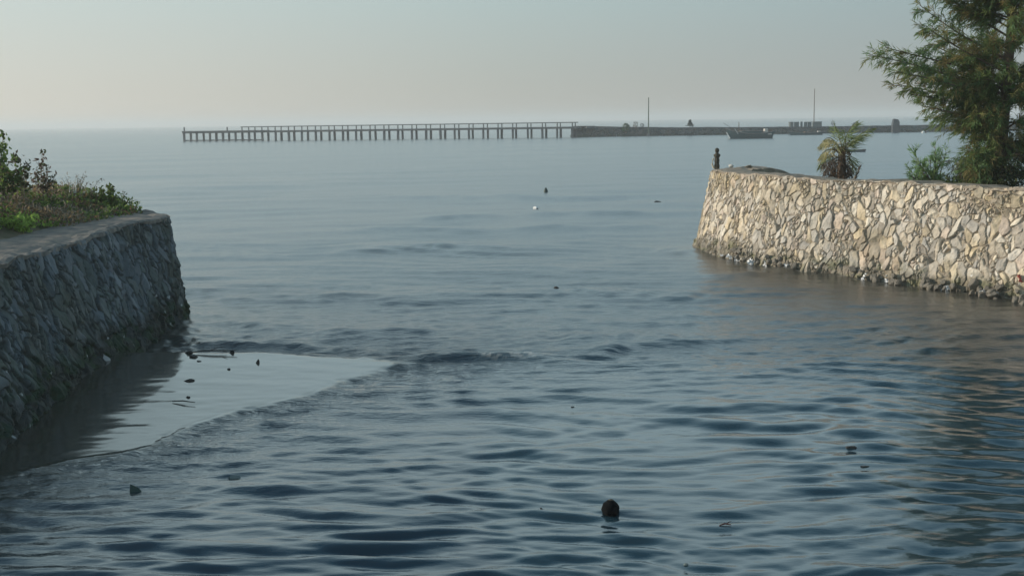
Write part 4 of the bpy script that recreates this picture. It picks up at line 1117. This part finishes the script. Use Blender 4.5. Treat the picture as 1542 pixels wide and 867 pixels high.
def stem_plant(name, x, y, D, stems, leafn, ln, wd, cols, label, cat, seed, group=None, stem_r=.008, mt=None, lo=.25):
    """stems: list of (tip_px_x, tip_px_y, dY); plant rooted at pixel (x,y) at depth D"""
    b = pxY(x, y, D); b[2] = bank_z(b[0], min(b[1], float(yend(b[0])) - .2)) - .04
    o = empty(name, b); tag(o, label, cat, group); r = np.random.default_rng(seed); mb = MB(); Ps = []; Ds = []
    for (tx, ty, dy) in stems:
        tip = pxY(tx, ty, D + dy) - b; a = np.array([r.normal(0, .05), r.normal(0, .05), 0])
        c = np.array([(a[0] + tip[0] * .25), (a[1] + tip[1]) / 2, tip[2] * .75]); q = bezier(a, c, tip, 10)
        mb.tube(q, list(np.linspace(stem_r, stem_r * .35, 10)), 4)
        u_ = lo + (1 - lo) * r.random(leafn); P = np.stack([np.interp(u_, np.linspace(0, 1, 10), q[:, j]) for j in range(3)], -1)
        Ps.append(P + r.normal(0, ln * .35, P.shape)); Ds.append(r.normal(size=P.shape) + np.array([0, 0, .35]))
    P = np.vstack(Ps); k = len(P)
    if leafn: 
        V, F, C = leaves(P, np.vstack(Ds), ln * r.uniform(.6, 1.3, k), wd * r.uniform(.7, 1.2, k), pick(cols, k, r, .35), .35, seed)
        np_mesh('leaves', V, F, M_LEAF, C, parent=o)
    mb.build('stems', mt or M_TWIG, o)
    return o
stem_plant('leafy_bush', 4, 296, 21.5, [(6, 203, 0), (12, 216, .2), (-6, 222, 0), (20, 240, -.2), (10, 246, .1), (-12, 210, .3), (26, 256, .1), (2, 252, -.3), (-20, 240, .1), (14, 262, .2), (30, 268, 0), (8, 270, -.2)], 42, .10, .065, GR + [(0.09, 0.14, 0.05), (0.10, 0.08, 0.05)], 'round-leaved green bush at the very left edge of the picture', 'bush', 61, stem_r=.012, lo=.35)
stem_plant('leafy_shrub', 34, 296, 22.0, [(21, 230, 0), (30, 238, .1), (42, 244, 0), (38, 258, -.1), (26, 262, .1), (33, 270, 0)], 26, .095, .05, [(0.06, 0.085, 0.035), (0.10, 0.085, 0.05)], 'slender half-bare shrub just right of the round-leaved bush', 'shrub', 62, lo=.4)
stem_plant('twiggy_shrub', 64, 298, 23.0, [(62, 232, 0), (68, 226, .1), (74, 248, .1), (55, 252, -.1), (50, 262, 0), (80, 262, .1), (66, 262, .2), (58, 244, .2), (83, 276, 0), (70, 262, -.1), (62, 276, .1)], 20, .09, .042, [(0.10, 0.075, 0.055), (0.06, 0.075, 0.035), (0.14, 0.10, 0.08)], 'brown twiggy shrub with ragged leaves standing against the water on the left bank', 'shrub', 63, lo=.35)
stem_plant('tall_weed', 108, 304, 24.0, [(92, 268, 0), (97, 264, .1), (101, 272, 0)], 6, .06, .014, TAN, 'sparse grey weed right of the brown twiggy shrub', 'weed', 64)
stem_plant('pale_weed', 110, 304, 23.8, [(106, 272, 0), (109, 276, .05), (112, 280, 0), (113, 268, .1)], 5, .05, .012, [(0.5, 0.48, 0.42)], 'pale whitish grass stalks in the middle of the left bank', 'weed', 65, stem_r=.014, mt=mat('bleached_stem', (0.42, 0.41, 0.37), (0.55, 0.53, 0.48), 8, .9))
stem_plant('tall_weed', 120, 304, 24.0, [(114, 262, 0), (118, 266, .1), (124, 266, 0), (130, 264, .1), (117, 276, 0), (133, 274, .2)], 14, .055, .016, [(0.16, 0.13, 0.08), (0.20, 0.16, 0.11)], 'tall brown seeding weed right of the pale grass stalks', 'weed', 66)
stem_plant('tall_weed', 140, 306, 24.2, [(140, 278, 0), (154, 268, .2), (146, 284, 0), (136, 288, .1)], 16, .06, .025, [(0.09, 0.11, 0.06), (0.13, 0.11, 0.08)], 'thin greyish green weed between the brown weed and the bushy green one', 'weed', 67)
stem_plant('bushy_weed', 164, 314, 24.2, [(160, 280, 0), (166, 278, .1), (171, 286, 0), (158, 292, -.1), (172, 298, .1), (150, 296, 0), (164, 300, .2), (178, 304, 0), (155, 286, .1), (140, 296, 0), (184, 300, .1)], 44, .075, .038, GR + [(0.12, 0.10, 0.06)], 'bushy green weed with a brown round seed head on the left bank', 'weed', 68, lo=.4)
stem_plant('arching_weed', 186, 318, 24.4, [(184, 288, 0), (192, 290, .1), (206, 300, 0), (198, 304, .1), (205, 312, .1)], 7, .06, .02, [(0.10, 0.10, 0.06), (0.08, 0.10, 0.05)], 'thin arching weed nearest the bare end of the left bank', 'weed', 69)
stem_plant('low_weed', 188, 320, 24.2, [(180, 304, 0), (186, 306, .1), (196, 310, 0), (190, 312, -.1), (203, 314, .1)], 22, .07, .04, GR, 'low green weed at the foot of the thin arching one', 'weed', 70)
stem_plant('lime_weed', 30, 346, 19.4, [(22, 330, 0), (34, 326, .1), (44, 330, 0), (52, 336, .1), (14, 336, 0), (40, 340, -.1), (6, 342, .1), (28, 338, .2)], 26, .085, .055, LIME, 'bright lime green leafy plant at the walkway edge on the left', 'plant', 71, lo=.3)

# ------------------------------------------------------------------ air
HZ = 0.0007
mb = MB(); mb.box(-14000, 14000, -60, 13000, -1.6, 14.0)
hz = mb.build('haze', None)
hm = bpy.data.materials.new('sea_haze'); hm.use_nodes = True; ht = hm.node_tree; ht.nodes.remove(ht.nodes['Principled BSDF'])
pv = ht.nodes.new('ShaderNodeVolumePrincipled'); pv.inputs['Density'].default_value = HZ; pv.inputs['Color'].default_value = (0.88, 0.905, 0.905, 1); pv.inputs['Anisotropy'].default_value = 0.2
ht.links.new(pv.outputs[0], ht.nodes['Material Output'].inputs['Volume'])
hz.data.materials.append(hm); tag(hz, kind='stuff')
